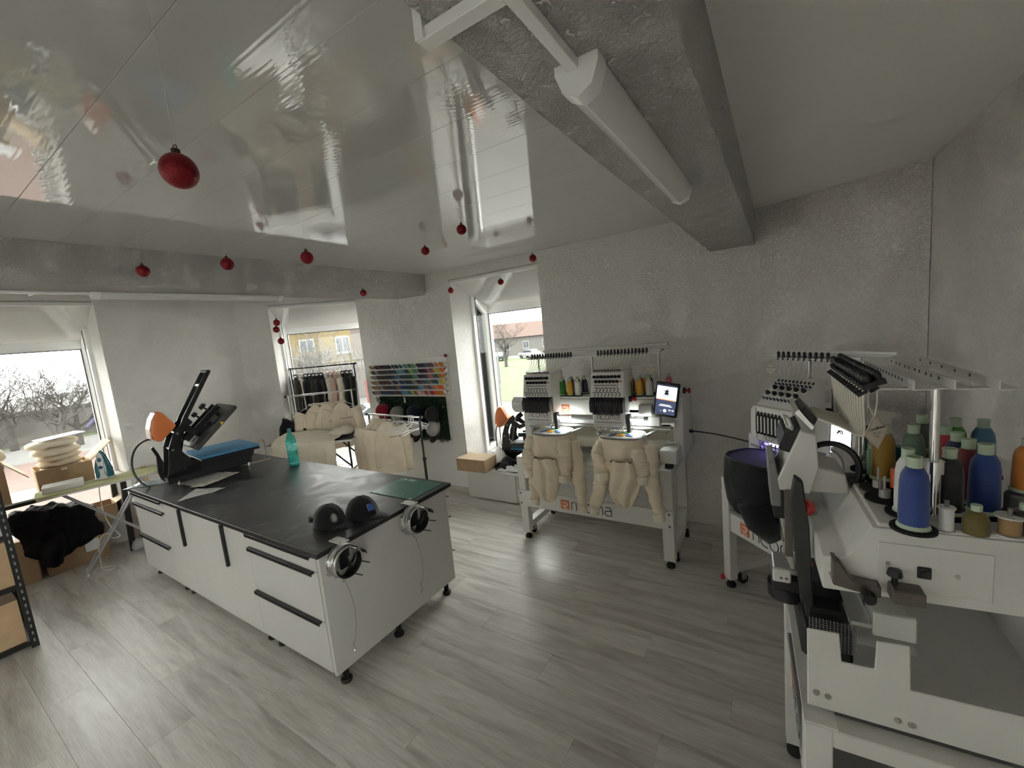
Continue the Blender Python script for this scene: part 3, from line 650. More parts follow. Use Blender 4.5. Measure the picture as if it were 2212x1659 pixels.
# green cutting mat with a printed grid
def mat_mat():
    m, N, L, b = nodes_of('green_cutting_mat'); b.inputs['Roughness'].default_value = 0.33
    tc = N.new('ShaderNodeTexCoord'); n = N.new('ShaderNodeTexNoise'); n.inputs['Scale'].default_value = 9; n.inputs['Detail'].default_value = 6; n.inputs['Distortion'].default_value = 2; L.new(tc.outputs['Object'], n.inputs['Vector'])
    r = ramp(N, [(0.45,(0.035,0.125,0.095)),(0.62,(0.05,0.16,0.125)),(0.72,(0.16,0.27,0.23))]); L.new(n.outputs['Fac'], r.inputs[0]); L.new(r.outputs[0], b.inputs['Base Color'])
    return m
mt_ = MB().box(-2.393, -1.995, 1.768, 2.066, ZI+0.0005, ZI+0.004).build('cutting_mat', mat_mat(), bev=0.001); tag(mt_, 'green cutting mat at the back right corner of the island', 'cutting mat')
PRT = mat('white_print', (0.72,0.76,0.74), 0.6)
pm = MB(); rnd = random.Random(4)
for r_ in range(3):
    for i in range(16):
        if rnd.random() < 0.8: pm.box(-2.37+i*0.009, -2.364+i*0.009, 2.025+r_*0.012, 2.032+r_*0.012, ZI+0.0041, ZI+0.0044)
for i in range(9): pm.box(-2.03+i*0.003, -2.028+i*0.003, 1.775, 1.786, ZI+0.0041, ZI+0.0044)
tag(pm.build('print_marks', PRT, mt_), kind='stuff')
# baseball caps
def cap(parent, M, crown, bill, button=True, hgt=0.115, flat=False, under=None):
    """peak points along local +x; crown base on z = 0"""
    mb = MB(M)
    mb.grid(lambda u, v: (0.098*cos(2*PI*u)*(cos(v*PI/2)**0.75 if v < 1 else 0.0)+0.004*v, 0.083*sin(2*PI*u)*(cos(v*PI/2)**0.75 if v < 1 else 0.0), 0.006+hgt*(v*1.35 if v < 0.35 else 0.4725+0.5275*sin((v-0.35)/0.65*PI/2))), 24, 9)
    c = mb.build('crown', crown, parent, smooth=True, ang=2)
    def bf(s):
        def f(u, v):
            a = (u-0.5)*PI*0.86; r0 = 0.095; L = 0.075*cos(a)**0.6
            x = r0*cos(a)*1.0+L*v; yv = 0.08*sin(a)*(1-0.06*v)
            return V((x, yv, 0.012-0.03*v*v*0.4-1.9*yv*yv+s))
        return f
    b = MB(M).grid(bf(0), 14, 5, 0.004).build('peak', bill, parent, smooth=True)
    if under: MB(M).grid(bf(-0.0035), 14, 5, 0.002).build('peak_lining', under, b, smooth=True)
    if button: MB(M).ell((0.004,0,0.006+hgt), 0.008, 0.008, 0.005, 10, 6).build('button', crown, c, smooth=True)
    for k in range(3):
        a = k*PI/3+PI/6
        pts = []
        for i in range(-8, 9):
            v = 1-abs(i)/8.0; s = 1 if i >= 0 else -1; q = cos(v*PI/2)**0.75 if v < 1 else 0
            pts.append((s*0.0985*cos(a)*q+0.004*v, s*0.0835*sin(a)*q, 0.0075+hgt*(v*1.35 if v < 0.35 else 0.4725+0.5275*sin((v-0.35)/0.65*PI/2))))
        MB(M).tube(pts, 0.0012, 4).build('seam', crown, c)
    return c
BLKCAP = cloth('black_twill', (0.012,0.012,0.013), 0.15)
ca1 = thing('baseball_cap', 'black baseball cap with a silver embroidered crest on the island', 'cap', (-2.215, 1.335, ZI), rz=math.radians(8))
c1 = cap(ca1, Mx.Identity(4), BLKCAP, BLKCAP)
SILV = mat('silver_thread', (0.55,0.55,0.54), 0.35, metal=0.5)
def domept(ang, z, hgt=0.115, o=0.002):
    zz = (z-0.006)/hgt; v = zz/1.35 if zz < 0.4725 else 0.35+0.65*math.asin(min(1, (zz-0.4725)/0.5275))/(PI/2)
    q = cos(v*PI/2)**0.75
    return V(((0.098+o)*cos(ang)*q+0.004*v, (0.083+o)*sin(ang)*q, z))
em = MB()
for k in range(14):
    a = 2*PI*k/14
    em.tube([domept(-0.45+0.12*cos(a), 0.062+0.010*sin(a)), domept(-0.45+0.25*cos(a), 0.062+0.024*sin(a))], 0.0022, 4)
for r_ in (0.05, 0.10): em.tube([domept(-0.45+r_*cos(2*PI*i/10), 0.062+r_*0.095*sin(2*PI*i/10)) for i in range(10)], 0.002, 4, True)
em.tube([domept(-0.45+0.08*sin(i*2.1), 0.05+0.0024*i) for i in range(10)], 0.002, 4)
em.build('embroidered_crest', SILV, c1)
MB().ell((0.165,-0.045,-0.004), 0.006, 0.008, 0.005, 8, 5).build('peak_badge', SILV, ca1)
ca2 = thing('baseball_cap', 'black baseball cap with a blue embroidered emblem on the island', 'cap', (-2.12, 1.49, ZI), rz=math.radians(18))
c2 = cap(ca2, Mx.Identity(4), BLKCAP, BLKCAP)
BLUT = mat('blue_thread', (0.02,0.10,0.45), 0.5)
em = MB()
for k in range(9): em.tube([domept(-0.55+0.05*k, 0.045+0.006*abs(sin(k*1.3))), domept(-0.50+0.045*k, 0.075+0.012*abs(cos(k*1.7)))], 0.0028, 4)
em.build('embroidered_emblem', BLUT, c2)
em = MB(); 
for k in range(5): em.tube([domept(-0.58-0.02*k, 0.05+0.008*k), domept(-0.5+0.03*k, 0.085)], 0.002, 4)
em.build('emblem_outline', GREYP, c2)
tag(MB().ob((-2.36,1.335,ZI+0.009), (0.11,0.016,0.014), RZ(0.10)).build('marker_pen', BLACK, bev=0.004), 'black marker pen tucked behind the crested cap', 'pen')
# cap-hooping gauges clamped on the island end
def gauge(y, label, drop):
    t = thing('cap_hooping_gauge', label, 'cap gauge', (-1.95, y, ZI), group='cap hooping gauges clamped to the island end')
    MB().box(-2.02, -1.918, y-0.027, y+0.027, ZI+0.001, ZI+0.007).build('clamp_plate', mat('pale_steel', (0.75,0.74,0.70), 0.4, metal=0.4), t, bev=0.001)
    for dx in (-2.005, -1.935):
        for dy in (-0.018, 0.018): MB().cyl((dx, y+dy, ZI+0.007), (dx, y+dy, ZI+0.009), 0.004, n=8).build('screw', GREYP, t)
    cy, cz, R = y-0.028, ZI-0.080, 0.078
    MB().box(-1.952, -1.936, y-0.03, y+0.03, ZI-0.14, ZI-0.0275).build('mounting_block', BLACKM, t, bev=0.003)
    def ringpts(x, r, a0, a1, n=28): return [(x, cy+r*cos(math.radians(a0+(a1-a0)*i/n)), cz+r*sin(math.radians(a0+(a1-a0)*i/n))) for i in range(n+1)]
    # drum wall, front ring, rear rings
    def drum(x0, x1, r, a0, a1, th, n=30):
        def f(u, v):
            a = math.radians(a0+(a1-a0)*u); return (x0+(x1-x0)*v, cy+r*cos(a), cz+r*sin(a))
        return MB().grid(f, n, 2, th)
    drum(-1.945, -1.868, R, 0, 360, 0.003).build('drum', CHROME, t, smooth=True)
    for x, r in ((-1.936, R+0.004), (-1.918, R+0.006), (-1.900, R+0.003), (-1.868, R+0.001)):
        MB().tube(ringpts(x, r, 0, 360)[:-1], 0.003, 6, True).build('ring', CHROME, t, smooth=True)
    drum(-1.868, -1.815, R+0.004, 15, 78, 0.003, 12).build('peak_tongue', CHROME, t, smooth=True)
    drum(-1.90, -1.862, R-0.006, 190, 350, 0.006, 16).build('inner_pad', BLACK, t, smooth=True)
    drum(-1.912, -1.892, R+0.010, 60, 170, 0.003, 12).build('strap_plate', STEEL, t, smooth=True)
    for a in (205, 235, 300, 330, 150): MB().ob((-1.93, cy+(R+0.008)*cos(math.radians(a)), cz+(R+0.008)*sin(math.radians(a))), (0.02,0.016,0.014), RX(math.radians(a))).build('clip', STEEL, t)
    for a, L in ((-25,0.05), (-75,0.055)):
        p = V((-1.90, cy+R*cos(math.radians(a)), cz+R*sin(math.radians(a)))); MB().cyl(p, p+V((0.085,0.012,0)), 0.003, n=6).build('retaining_pin', BLACK, t)
    wp = bez((-1.925, cy-0.01, cz-R), (-1.92, cy+0.02, cz-R-0.12), (-1.915, cy+0.05, cz-R-0.25), (-1.922, cy-0.005, drop), 14)
    MB().tube(wp, 0.0014, 5).build('cable', GREYP, t)
    MB().ob((-1.922, cy-0.01, cz-R-0.018), (0.006,0.012,0.04)).build('cable_crimp', STEEL, t)
    e = V(wp[-1]); 
    MB().tube([e+V((0,0.006,0.012)), e+V((0,-0.006,0.016)), e+V((0,0.0,-0.01)), e+V((0,0.004,-0.03))], 0.0028, 6).build('snap_hook', CHROME, t, smooth=True)
    MB().tube([e+V((0,0.006*cos(k*PI/4),-0.04+0.010*sin(k*PI/4))) for k in range(8)], 0.0025, 6, True).build('snap_ring', CHROME, t, smooth=True)
    return t
gauge(1.222, 'chrome cap hooping gauge with hanging wire at the near corner of the island', 0.235)
gauge(1.728, 'chrome cap hooping gauge with hanging wire nearer the green mat', 0.27)
# ================================================================= embroidery machines: shared pieces
LOGO = mat('logo_orange', (0.66,0.16,0.06), 0.45, var=0.02); INK = mat('black_ink', (0.012,0.012,0.02), 0.5, var=0); LOGOW = mat('logo_white', (0.85,0.82,0.78), 0.5, var=0)
LED = mat('led_strip_glow', (1,1,1), 0.4, var=0, emit=22.0, ecol=(0.93,1.0,0.97))
TUBE = mat('clear_thread_tube', (0.70,0.67,0.58), 0.3, var=0.05)
def arcp(cx, cy, rx, ry, a0, a1, n=6): return [(cx+rx*cos(math.radians(a0+(a1-a0)*i/n)), cy+ry*sin(math.radians(a0+(a1-a0)*i/n))) for i in range(n+1)]
LET = {
 'r': ([[(0,0),(0,0.72)]+arcp(0.28,0.72,0.28,0.28,180,90)+[(0.5,1)]], 0.62),
 'i': ([[(0,0),(0,1)]], 0.22),
 'c': ([[(0.72,1)]+arcp(0.4,0.6,0.4,0.4,90,180)+arcp(0.4,0.4,0.4,0.4,180,270)+[(0.72,0)]], 0.95),
 'o': ([arcp(0.42,0.58,0.42,0.42,0,180)+arcp(0.42,0.42,0.42,0.42,180,360)+[(0.84,0.58)]], 1.1),
 'm': ([[(0,0),(0,0.72)]+arcp(0.26,0.74,0.26,0.26,180,0)+[(0.52,0)], [(0.52,0.72)]+arcp(0.78,0.74,0.26,0.26,180,0)+[(1.04,0)]], 1.3),
 'a': ([[(0.1,1),(0.48,1)]+arcp(0.48,0.7,0.3,0.3,90,0)+[(0.78,0),(0.3,0)]+arcp(0.3,0.29,0.29,0.29,270,90)+[(0.78,0.58)]], 0.95)}
def lettering(word, h, r):
    """outline strokes in the local x-z plane facing -y, starting at x = 0"""
    mb = MB(); x = 0
    for ch in word:
        st, adv = LET[ch]
        for s in st: mb.tube([((px+x)*h, 0, pz*h) for px, pz in s], r, 5)
        x += adv
    return mb, (x-0.12)*h
def placed(mb, M, flat=0.15):
    S = M @ Mx.Diagonal((1, flat, 1, 1)); mb.v = [S @ p for p in mb.v]; return mb
def brand(parent, M, h, word='ricoma', r=0.06):
    mb, wdt = lettering(word, h, h*r); placed(mb, M @ Mx.Translation((-wdt/2, 0, 0)))
    return mb.build('lettering', INK, parent)
def rlogo(parent, M, s):
    """orange square with a white double-stroke R, centred, facing -y"""
    b = MB(M).box(-s/2, s/2, -0.0008, 0.0, -s/2, s/2).build('logo_plate', LOGO, parent, bev=0.0002)
    mb = MB(M)
    def st(pts, r): mb.tube([(x*s, -0.0012, z*s) for x, z in pts], r*s, 4)
    st([(-0.30,0.24),(0.12,0.24)]+arcp(0.12,0.08,0.17,0.16,90,-90)[1:]+[(-0.08,-0.08)], 0.06)
    st([(-0.10,-0.06),(0.24,-0.42)], 0.06); st([(-0.34,-0.06),(-0.02,-0.42)], 0.05)
    mb.build('logo_letter', LOGOW, b); return b
# ---- thread cones
CORE = mat('pale_green_spool_tube', (0.50,0.62,0.47), 0.5); DISC = mat('black_felt_disc', (0.012,0.012,0.014), 0.9)
cone_me = MB().lathe([(0.020,0.006),(0.031,0.008),(0.0315,0.03),(0.030,0.10),(0.027,0.118),(0.019,0.132),(0.016,0.134)], n=22).mesh('cone_thread', smooth=True, ang=0.9)
core_me = MB().lathe([(0.0345,0.0),(0.035,0.003),(0.031,0.009),(0.012,0.011)], n=20).mesh('cone_base', smooth=True, ang=0.6)
tip_me = MB().lathe([(0.0145,0.131),(0.0155,0.133),(0.0155,0.151),(0.0165,0.153),(0.0165,0.157),(0.011,0.157),(0.011,0.150)], n=16).mesh('cone_tip', smooth=True, ang=0.6)
def thread_mat(nm, col): return mat('thread_'+nm, col, 0.5, var=0.10, vs=3, stretch=(1,1,120), sheen=0.4, bump=0.25, bs=3)
THR = {n: thread_mat(n, c) for n, c in dict(red=(0.42,0.02,0.04), darkred=(0.16,0.012,0.02), green=(0.035,0.26,0.02), yellow=(0.72,0.42,0.02), gold=(0.30,0.17,0.012), white=(0.72,0.72,0.72), navy=(0.012,0.014,0.07), black=(0.01,0.01,0.012), grey=(0.22,0.23,0.25), blue=(0.012,0.045,0.24), sky=(0.07,0.20,0.36), sage=(0.10,0.17,0.11), orange=(0.60,0.20,0.02), fire=(0.62,0.09,0.01), pink=(0.62,0.16,0.24), teal=(0.02,0.13,0.18), mint=(0.20,0.50,0.30), olive=(0.13,0.10,0.01), dkgrey=(0.10,0.11,0.10), brown=(0.03,0.012,0.006), tan=(0.36,0.22,0.09), dkgreen=(0.01,0.10,0.03)).items()}
def cone(loc, col, label, s=1.0, sz=None, group=None):
    t = thing('thread_cone', label, 'thread cone', loc, rz=0, group=group)
    shared('thread', cone_me, THR[col], t, scale=(s, s, sz or s)); shared('spool_base', core_me, CORE, t, scale=(s, s, sz or s)); shared('spool_tip', tip_me, CORE, t, scale=(s, s, sz or s))
    return t
guide_me = MB().box(-0.006, 0.006, -0.010, 0.010, 0, 0.012).ell((0,0,0.022), 0.0085, 0.008, 0.013, 10, 6).cyl((0,-0.004,-0.004), (0,-0.020,-0.010), 0.004, n=6).mesh('thread_guide', smooth=True)
knob_me = MB().lathe([(0.0125,0),(0.0125,0.004),(0.010,0.006),(0.0095,0.018),(0.006,0.022),(0.002,0.023)], n=12).mesh('tension_knob', smooth=True)
spring_me = MB().tube([(0.012*cos(math.radians(a)), 0, 0.012*sin(math.radians(a))) for a in range(-70, 131, 20)], 0.0024, 5).ell((0.004,0,-0.014), 0.004, 0.003, 0.004, 6, 4).mesh('check_spring')
needle_me = MB().cyl((0,0,-0.01), (0,0,0.05), 0.0016, n=6).cyl((0,0.006,0.0), (0,0.006,0.05), 0.003, n=6).box(-0.0045, 0.0045, -0.004, 0.010, 0.012, 0.024).mesh('needle_bar')
rib_me = MB().prism([(-0.006,-0.02),(-0.012,0.02),(-0.010,0.085),(0.004,0.105),(0.006,-0.02)], 'x', -0.0035, 0.0035).mesh('lever_cover_rib')
tooth_me = MB().tube([(0,0.012,0.0),(0,0,0.004),(0,-0.010,0.016)], 0.0035, 5).mesh('tube_tooth')
def head(parent, n=15, W=0.25, name='sewing_head'):
    """sewing head in local coordinates: front towards -y, needle plane z = 0"""
    h = MB().prism([(0.0,0.045),(0.0,0.135),(0.03,0.14),(0.03,0.25),(-0.012,0.255),(0.028,0.432),(0.05,0.445),(0.24,0.445),(0.25,0.40),(0.25,0.06),(0.10,0.045)], 'x', -W/2+0.012, W/2-0.006).build(name, WHITE, parent, bev=0.004, local=True)
    MB().prism([(-0.004,0.255),(-0.016,0.256),(0.024,0.434),(0.036,0.434)], 'x', -W/2, W/2).build('tension_plate', WHITE, h, bev=0.002)
    MB().box(-W/2+0.005, W/2-0.005, -0.006, 0.004, 0.048, 0.136).build('needle_cover', WHITE, h, bev=0.003)
    db = MB().prism([(0.03,0.138),(-0.030,0.142),(-0.038,0.165),(-0.036,0.215),(-0.012,0.252),(0.03,0.252)], 'x', -W/2-0.008, W/2-0.004).build('lever_cover', BLACK, h, bev=0.003)
    sp = (W-0.05)/(n-1)
    for i in range(n):
        x = -W/2+0.022+i*sp
        shared('rib', rib_me, BLACK, db, (x, -0.034, 0.150))
        shared('needle', needle_me, CHROME, h, (x, 0.008, -0.008))
        shared('tube_tooth', tooth_me, BLACK, h, (x, 0.036, 0.438))
    tilt = math.atan2(0.04, 0.178)
    def fp(x, z, o=0.0): return V((x, -0.016+(z-0.256)*0.2247-o, z))
    rows = ((n//2+1, 0.402, 0), (n//2, 0.368, 0.5))
    for c, z, o in rows:
        for i in range(c): shared('tension_knob', knob_me, BLACK, h, fp(-W/2+0.028+(i+o)*(W-0.062)/(n//2), z), rot=(PI/2-tilt*0+0.0-tilt, 0, 0))
    for c, z, o in ((n//2, 0.313, 0.5), (n//2+1, 0.280, 0)):
        for i in range(c): shared('check_spring', spring_me, BLACK, h, fp(-W/2+0.026+(i+o)*(W-0.062)/(n//2), z, 0.003))
    d = MB()
    for i in range(2*n//2): d.add(MB().cyl(fp(-W/2+0.03+i*(W-0.075)/(n-1), 0.342, -0.002), fp(-W/2+0.03+i*(W-0.075)/(n-1), 0.342, 0.003), 0.0042, n=6).v, []) if 0 else d.cyl(fp(-W/2+0.03+i*(W-0.075)/(n-1), 0.342, -0.002), fp(-W/2+0.03+i*(W-0.075)/(n-1), 0.342, 0.003), 0.0042, n=6)
    tag(d.build('sensor_wheels', BLACK, h), kind='stuff')
    MB(Mx.Translation(fp(W/2-0.02, 0.368, 0.001))).ell((0,0,0), 0.011, 0.002, 0.007, 10, 6).build('head_badge', LOGO, h)
    d = MB()
    for i in range(n): d.cyl((-W/2+0.025+i*sp*0.95, -0.006, 0.066), (-W/2+0.025+i*sp*0.95, -0.009, 0.066), 0.004, n=6)
    tag(d.build('needle_windows', BLACK, h), kind='stuff')
    MB().box(-W/2+0.01, W/2-0.01, -0.010, 0.0, 0.1365, 0.1395).build('chrome_rail', CHROME, h)
    MB().box(-W/2+0.02, W/2-0.02, 0.0, 0.03, 0.030, 0.046).build('needle_clamp_bar', STEEL, h, bev=0.002)
    MB().prism([(0.02,-0.03),(0.02,0.12),(0.07,0.12),(0.07,-0.02)], 'x', W/2-0.004, W/2+0.025).build('presser_motor', BLACK, h, bev=0.004)
    brand(h, Mx.Translation((0, -0.0068, 0.088)), 0.034)
    return h
TAGM = mat('parchment_tag', (0.62,0.56,0.48), 0.8, var=0.05)
def diamond_tag(label, top, c, R, s, loops=2, asp=1.15):
    """hanging diamond certificate; c centre, R orientation (faces local -y)"""
    t = thing('certificate_tag', label, 'tag', V(c)-V((0,0,s*asp)))
    M = Mx.Translation(V(c)) @ R.to_4x4()
    body = MB(M).prism([(-s,0),(0,s*asp),(s,0),(0,-s*asp)], 'y', -0.001, 0.001).build('card', TAGM, t)
    k = 0.93; e = MB(M)
    for a, b in (((-s,0),(0,s*asp)),((0,s*asp),(s,0)),((s,0),(0,-s*asp)),((0,-s*asp),(-s,0))):
        e.tube([(a[0]*k,-0.0012,a[1]*k),(b[0]*k,-0.0012,b[1]*k)], s*0.012, 4)
    e.build('border', mat('tag_border', (0.36,0.12,0.09), 0.8), body)
    f = bpy.data.curves.new('certificate', 'FONT'); f.body = 'Certificate'; f.size = s*0.30; f.align_x = 'CENTER'; f.extrude = 0.0002; f.shear = 0.3
    fo = bpy.data.objects.new('tmp_text', f); C.objects.link(fo)
    me = bpy.data.meshes.new_from_object(fo.evaluated_get(bpy.context.evaluated_depsgraph_get())); bpy.data.objects.remove(fo)
    me.transform(M @ Mx.Translation((0,-0.0016,s*0.22)) @ Mx.Rotation(PI/2, 4, 'X')); me.transform(Mx.Translation(-OFF[t.name]))
    me.materials.append(INK); fo = bpy.data.objects.new('certificate_lettering', me); C.objects.link(fo); fo.parent = body
    ln = MB(M)
    for i, (x0, x1, z) in enumerate(((-0.35,-0.05,0.02),(0.08,0.34,-0.02),(-0.30,0.30,-0.14),(-0.22,0.05,-0.28),(0.0,0.2,-0.36))):
        ln.tube([(s*(x0+(x1-x0)*j/8), -0.0014, s*(z+0.03*sin(j*2.2+i))) for j in range(9)], s*0.01, 4)
    tag(ln.build('small_print', INK, body), kind='stuff')
    if loops:
        top = V(top); a = M @ V((0, 0, s*asp*0.9))
        MB().tube([a, lerp(a, top, 0.5)+V((-0.006,0,-0.004)), top], 0.0012 if s < 0.05 else 0.002, 5).tube([a, lerp(a, top, 0.5)+V((0.01,0,0.002)), top+V((0.014,0,0))], 0.0012 if s < 0.05 else 0.002, 5).build('string', TUBE, t)
    return t

# ================================================================= two-head embroidery machine
em2 = thing('embroidery_machine', 'white two-head embroidery machine on a stand against the far wall', 'embroidery machine', (-1.27, 3.15, 0))
def leg(x0, x1, y0, y1, par):
    l = MB().box(x0, x1, y0, y1, 0.055, 0.74).build('leg', WHITE, par, bev=0.004)
    xm, ym = (x0+x1)/2, (y0+y1)/2
    MB().cyl((xm,ym,0.03),(xm,ym,0.055),0.009,n=8).lathe([(0.030,0),(0.031,0.014),(0.022,0.028),(0.012,0.034)],(xm,ym,0.0),14).build('foot', RUBBER, l, smooth=True)
    return l
def caster(x, y, par, ang=0.0):
    t = MB(frame((x,y,0), ang)).cyl((-0.012,0,0.034),(0.012,0,0.034),0.034,n=18).build('caster', RUBBER, par, smooth=True, ang=0.5)
    MB(frame((x,y,0), ang)).box(-0.017,-0.014,-0.018,0.018,0.03,0.085).box(0.014,0.017,-0.018,0.018,0.03,0.085).box(-0.02,0.02,-0.02,0.02,0.08,0.09).build('fork', STEEL, t)
    return t
def side_frame(x0, x1, par, yf=2.90):
    leg(x0, x1, yf, yf+0.07, par)
    MB().box(x0, x1, yf+0.07, 3.48, 0.69, 0.74).build('side_rail', WHITE, par, bev=0.003)
    MB().prism([(3.43,0.69),(3.49,0.69),(3.49,0.22),(3.32,0.085),(yf+0.07,0.085),(yf+0.07,0.14),(3.29,0.14),(3.43,0.245)], 'x', x0+0.003, x1-0.003).build('rear_leg', WHITE, par, bev=0.003)
    for y in (yf+0.13, 3.42): caster((x0+x1)/2+(0.03 if x0 > -1.5 else 0.0), y, par)
side_frame(-1.905, -1.835, em2); side_frame(-0.715, -0.635, em2)
fp_ = MB().box(-1.905, -0.635, 2.888, 2.899, 0.305, 0.445).build('front_panel', WHITE, em2, bev=0.002)
for x in (-1.885, -0.66):
    for z in (0.33, 0.42): MB().cyl((x,2.888,z),(x,2.884,z),0.009,n=10).build('bolt', GREYP, fp_)
rlogo(fp_, Mx.Translation((-1.468,2.8875,0.375)), 0.078)
brand(fp_, Mx.Translation((-1.245,2.8872,0.338)), 0.066)
MB().box(-1.84, -0.70, 3.36, 3.46, 0.085, 0.13).build('rear_stretcher', WHITE, em2, bev=0.003)
MB().box(-1.84, -0.70, 3.44, 3.455, 0.50, 0.66).build('rear_panel', WHITE, em2, bev=0.002)
MB().box(-1.84, -0.70, 3.0, 3.44, 0.665, 0.69).build('stand_tray', WHITE, em2, bev=0.002)
for x in (-1.83, -0.715):
    b = MB().box(x, x+0.115, 2.93, 3.20, 0.775, 0.875).build('bed_arm', WHITE, em2, bev=0.012, seg=2, smooth=True, ang=0.5)
    MB().lathe([(0.028,0),(0.03,0.02),(0.022,0.036)], (x+0.055,2.965,0.741), 14).build('rubber_foot', RUBBER, b)
CREAM = mat('cream_enamel', (0.70,0.67,0.57), 0.42, var=0.03)
MB().box(-1.86, -0.60, 3.20, 3.46, 0.775, 1.0).build('lower_body', CREAM, em2, bev=0.006)
for x in (-1.30,-0.99,-0.72): MB().cyl((x,3.2,0.93),(x,3.197,0.93),0.006,n=8).build('screw', GREYP, em2)
for x0, x1 in ((-1.90,-1.83), (-0.645,-0.575)):
    MB().box(x0, x1, 3.08, 3.46, 0.775, 1.225).build('side_tower', WHITE, em2, bev=0.01, seg=2, smooth=True, ang=0.5)
bm_ = MB().box(-1.83, -0.645, 3.055, 3.40, 1.085, 1.215).build('head_beam', WHITE, em2, bev=0.008, seg=2, smooth=True, ang=0.5)
rlogo(bm_, Mx.Translation((-1.475,3.0545,1.132)), 0.072)
MB().box(-0.84,-0.80,3.045,3.055,1.11,1.17).build('service_cover', WHITE, bm_, bev=0.003)
tr_ = MB().box(-1.80, -0.66, 3.06, 3.42, 1.216, 1.232).build('cone_tray', WHITE, em2, bev=0.004)
MB().prism([(3.02,1.10),(2.98,1.14),(2.98,1.20),(3.02,1.235),(3.1,1.235),(3.1,1.10)], 'x', -1.955, -1.86).build('left_end_cover', WHITE, em2, bev=0.008)
# pantograph rail and its brackets
MB().box(-1.80, -0.62, 3.02, 3.10, 1.02, 1.055).build('pantograph_rail', mat('bright_aluminium', (0.75,0.77,0.75), 0.3, metal=0.8, var=0.03), em2, bev=0.004)
MB().box(-1.78, -0.64, 2.985, 3.02, 1.005, 1.018).build('pantograph_bar', STEEL, em2, bev=0.002)
MB().box(-0.795, -0.715, 2.99, 3.05, 1.03, 1.098).build('drive_bracket', WHITE, em2, bev=0.004)
MB().prism([(3.02,1.0),(3.02,1.04),(3.2,1.09),(3.2,1.0)], 'x', -0.715, -0.645).build('side_plate', WHITE, em2, bev=0.003)
for x in (-1.50, -0.93):
    MB().box(x, x+0.10, 2.955, 2.985, 1.072, 1.090).build('work_light', LED, em2, bev=0.004)
    MB().box(x-0.003, x+0.103, 2.95, 2.99, 1.090, 1.098).build('light_housing', WHITE, em2)
for i, (hx, lb) in enumerate(((-1.64, 'sewing_head'), (-1.056, 'sewing_head'))):
    e = head(em2, 15, 0.25); e.location = V((hx, 2.895, 1.005))-OFF[em2.name]
# hoop arms and hoops with the sewn motif
MOTW = mat('hooped_fleece', (0.80,0.77,0.68), 0.9, var=0.03, bump=0.2, bs=200)
def ellip(cx, cy, z, rx, ry, n=36, p=2.7):
    r = []
    for i in range(n):
        a = 2*PI*i/n; c, s_ = cos(a), sin(a)
        r.append(V((cx+rx*math.copysign(abs(c)**(2/p), c), cy+ry*math.copysign(abs(s_)**(2/p), s_), z)))
    return r
def hoop(cx, cy, z, rx, ry, label):
    t = thing('embroidery_hoop', label, 'embroidery hoop', (cx, cy, z), group='hoops under the two sewing heads')
    MB().tube(ellip(cx,cy,z,rx,ry), 0.0055, 8, True).build('outer_ring', GREYP, t, smooth=True)
    MB().tube(ellip(cx,cy,z+0.003,rx-0.012,ry-0.012), 0.005, 8, True).build('inner_ring', mat('pale_hoop_plastic', (0.62,0.63,0.60), 0.4), t, smooth=True)
    for s_ in (-1, 1): MB().box(cx+s_*(rx+0.016)-0.012, cx+s_*(rx+0.016)+0.012, cy-0.03, cy+0.03, z-0.006, z+0.008).build('bracket', STEEL, t, bev=0.002)
    for s_ in (-1, 1): MB().prism([(cx+s_*(rx+0.006),cy-0.02),(cx+s_*(rx+0.028),cy-0.02),(cx+s_*(rx+0.07),3.0),(cx+s_*(rx+0.04),3.0)], 'z', z+0.008, z+0.013).build('hoop_arm', STEEL, t)
    return t
H1 = (-1.515, 2.868, 0.990); H2 = (-0.955, 2.872, 0.990); HRX, HRY = 0.158, 0.135
hoop(*H1, HRX, HRY, 'grey oval hoop holding the cream hoodie under the left sewing head')
hoop(*H2, HRX, HRY, 'grey oval hoop holding the cream hoodie under the right sewing head')
MC = {'mblue': mat('motif_blue', (0.02,0.08,0.45), 0.5), 'mor': mat('motif_orange', (0.85,0.40,0.03), 0.5), 'mgr': mat('motif_green', (0.10,0.50,0.25), 0.5)}
def blob(M, pts, mt, par, name):
    return MB(M).prism(pts, 'z', 0, 0.0025).build(name, mt, par)
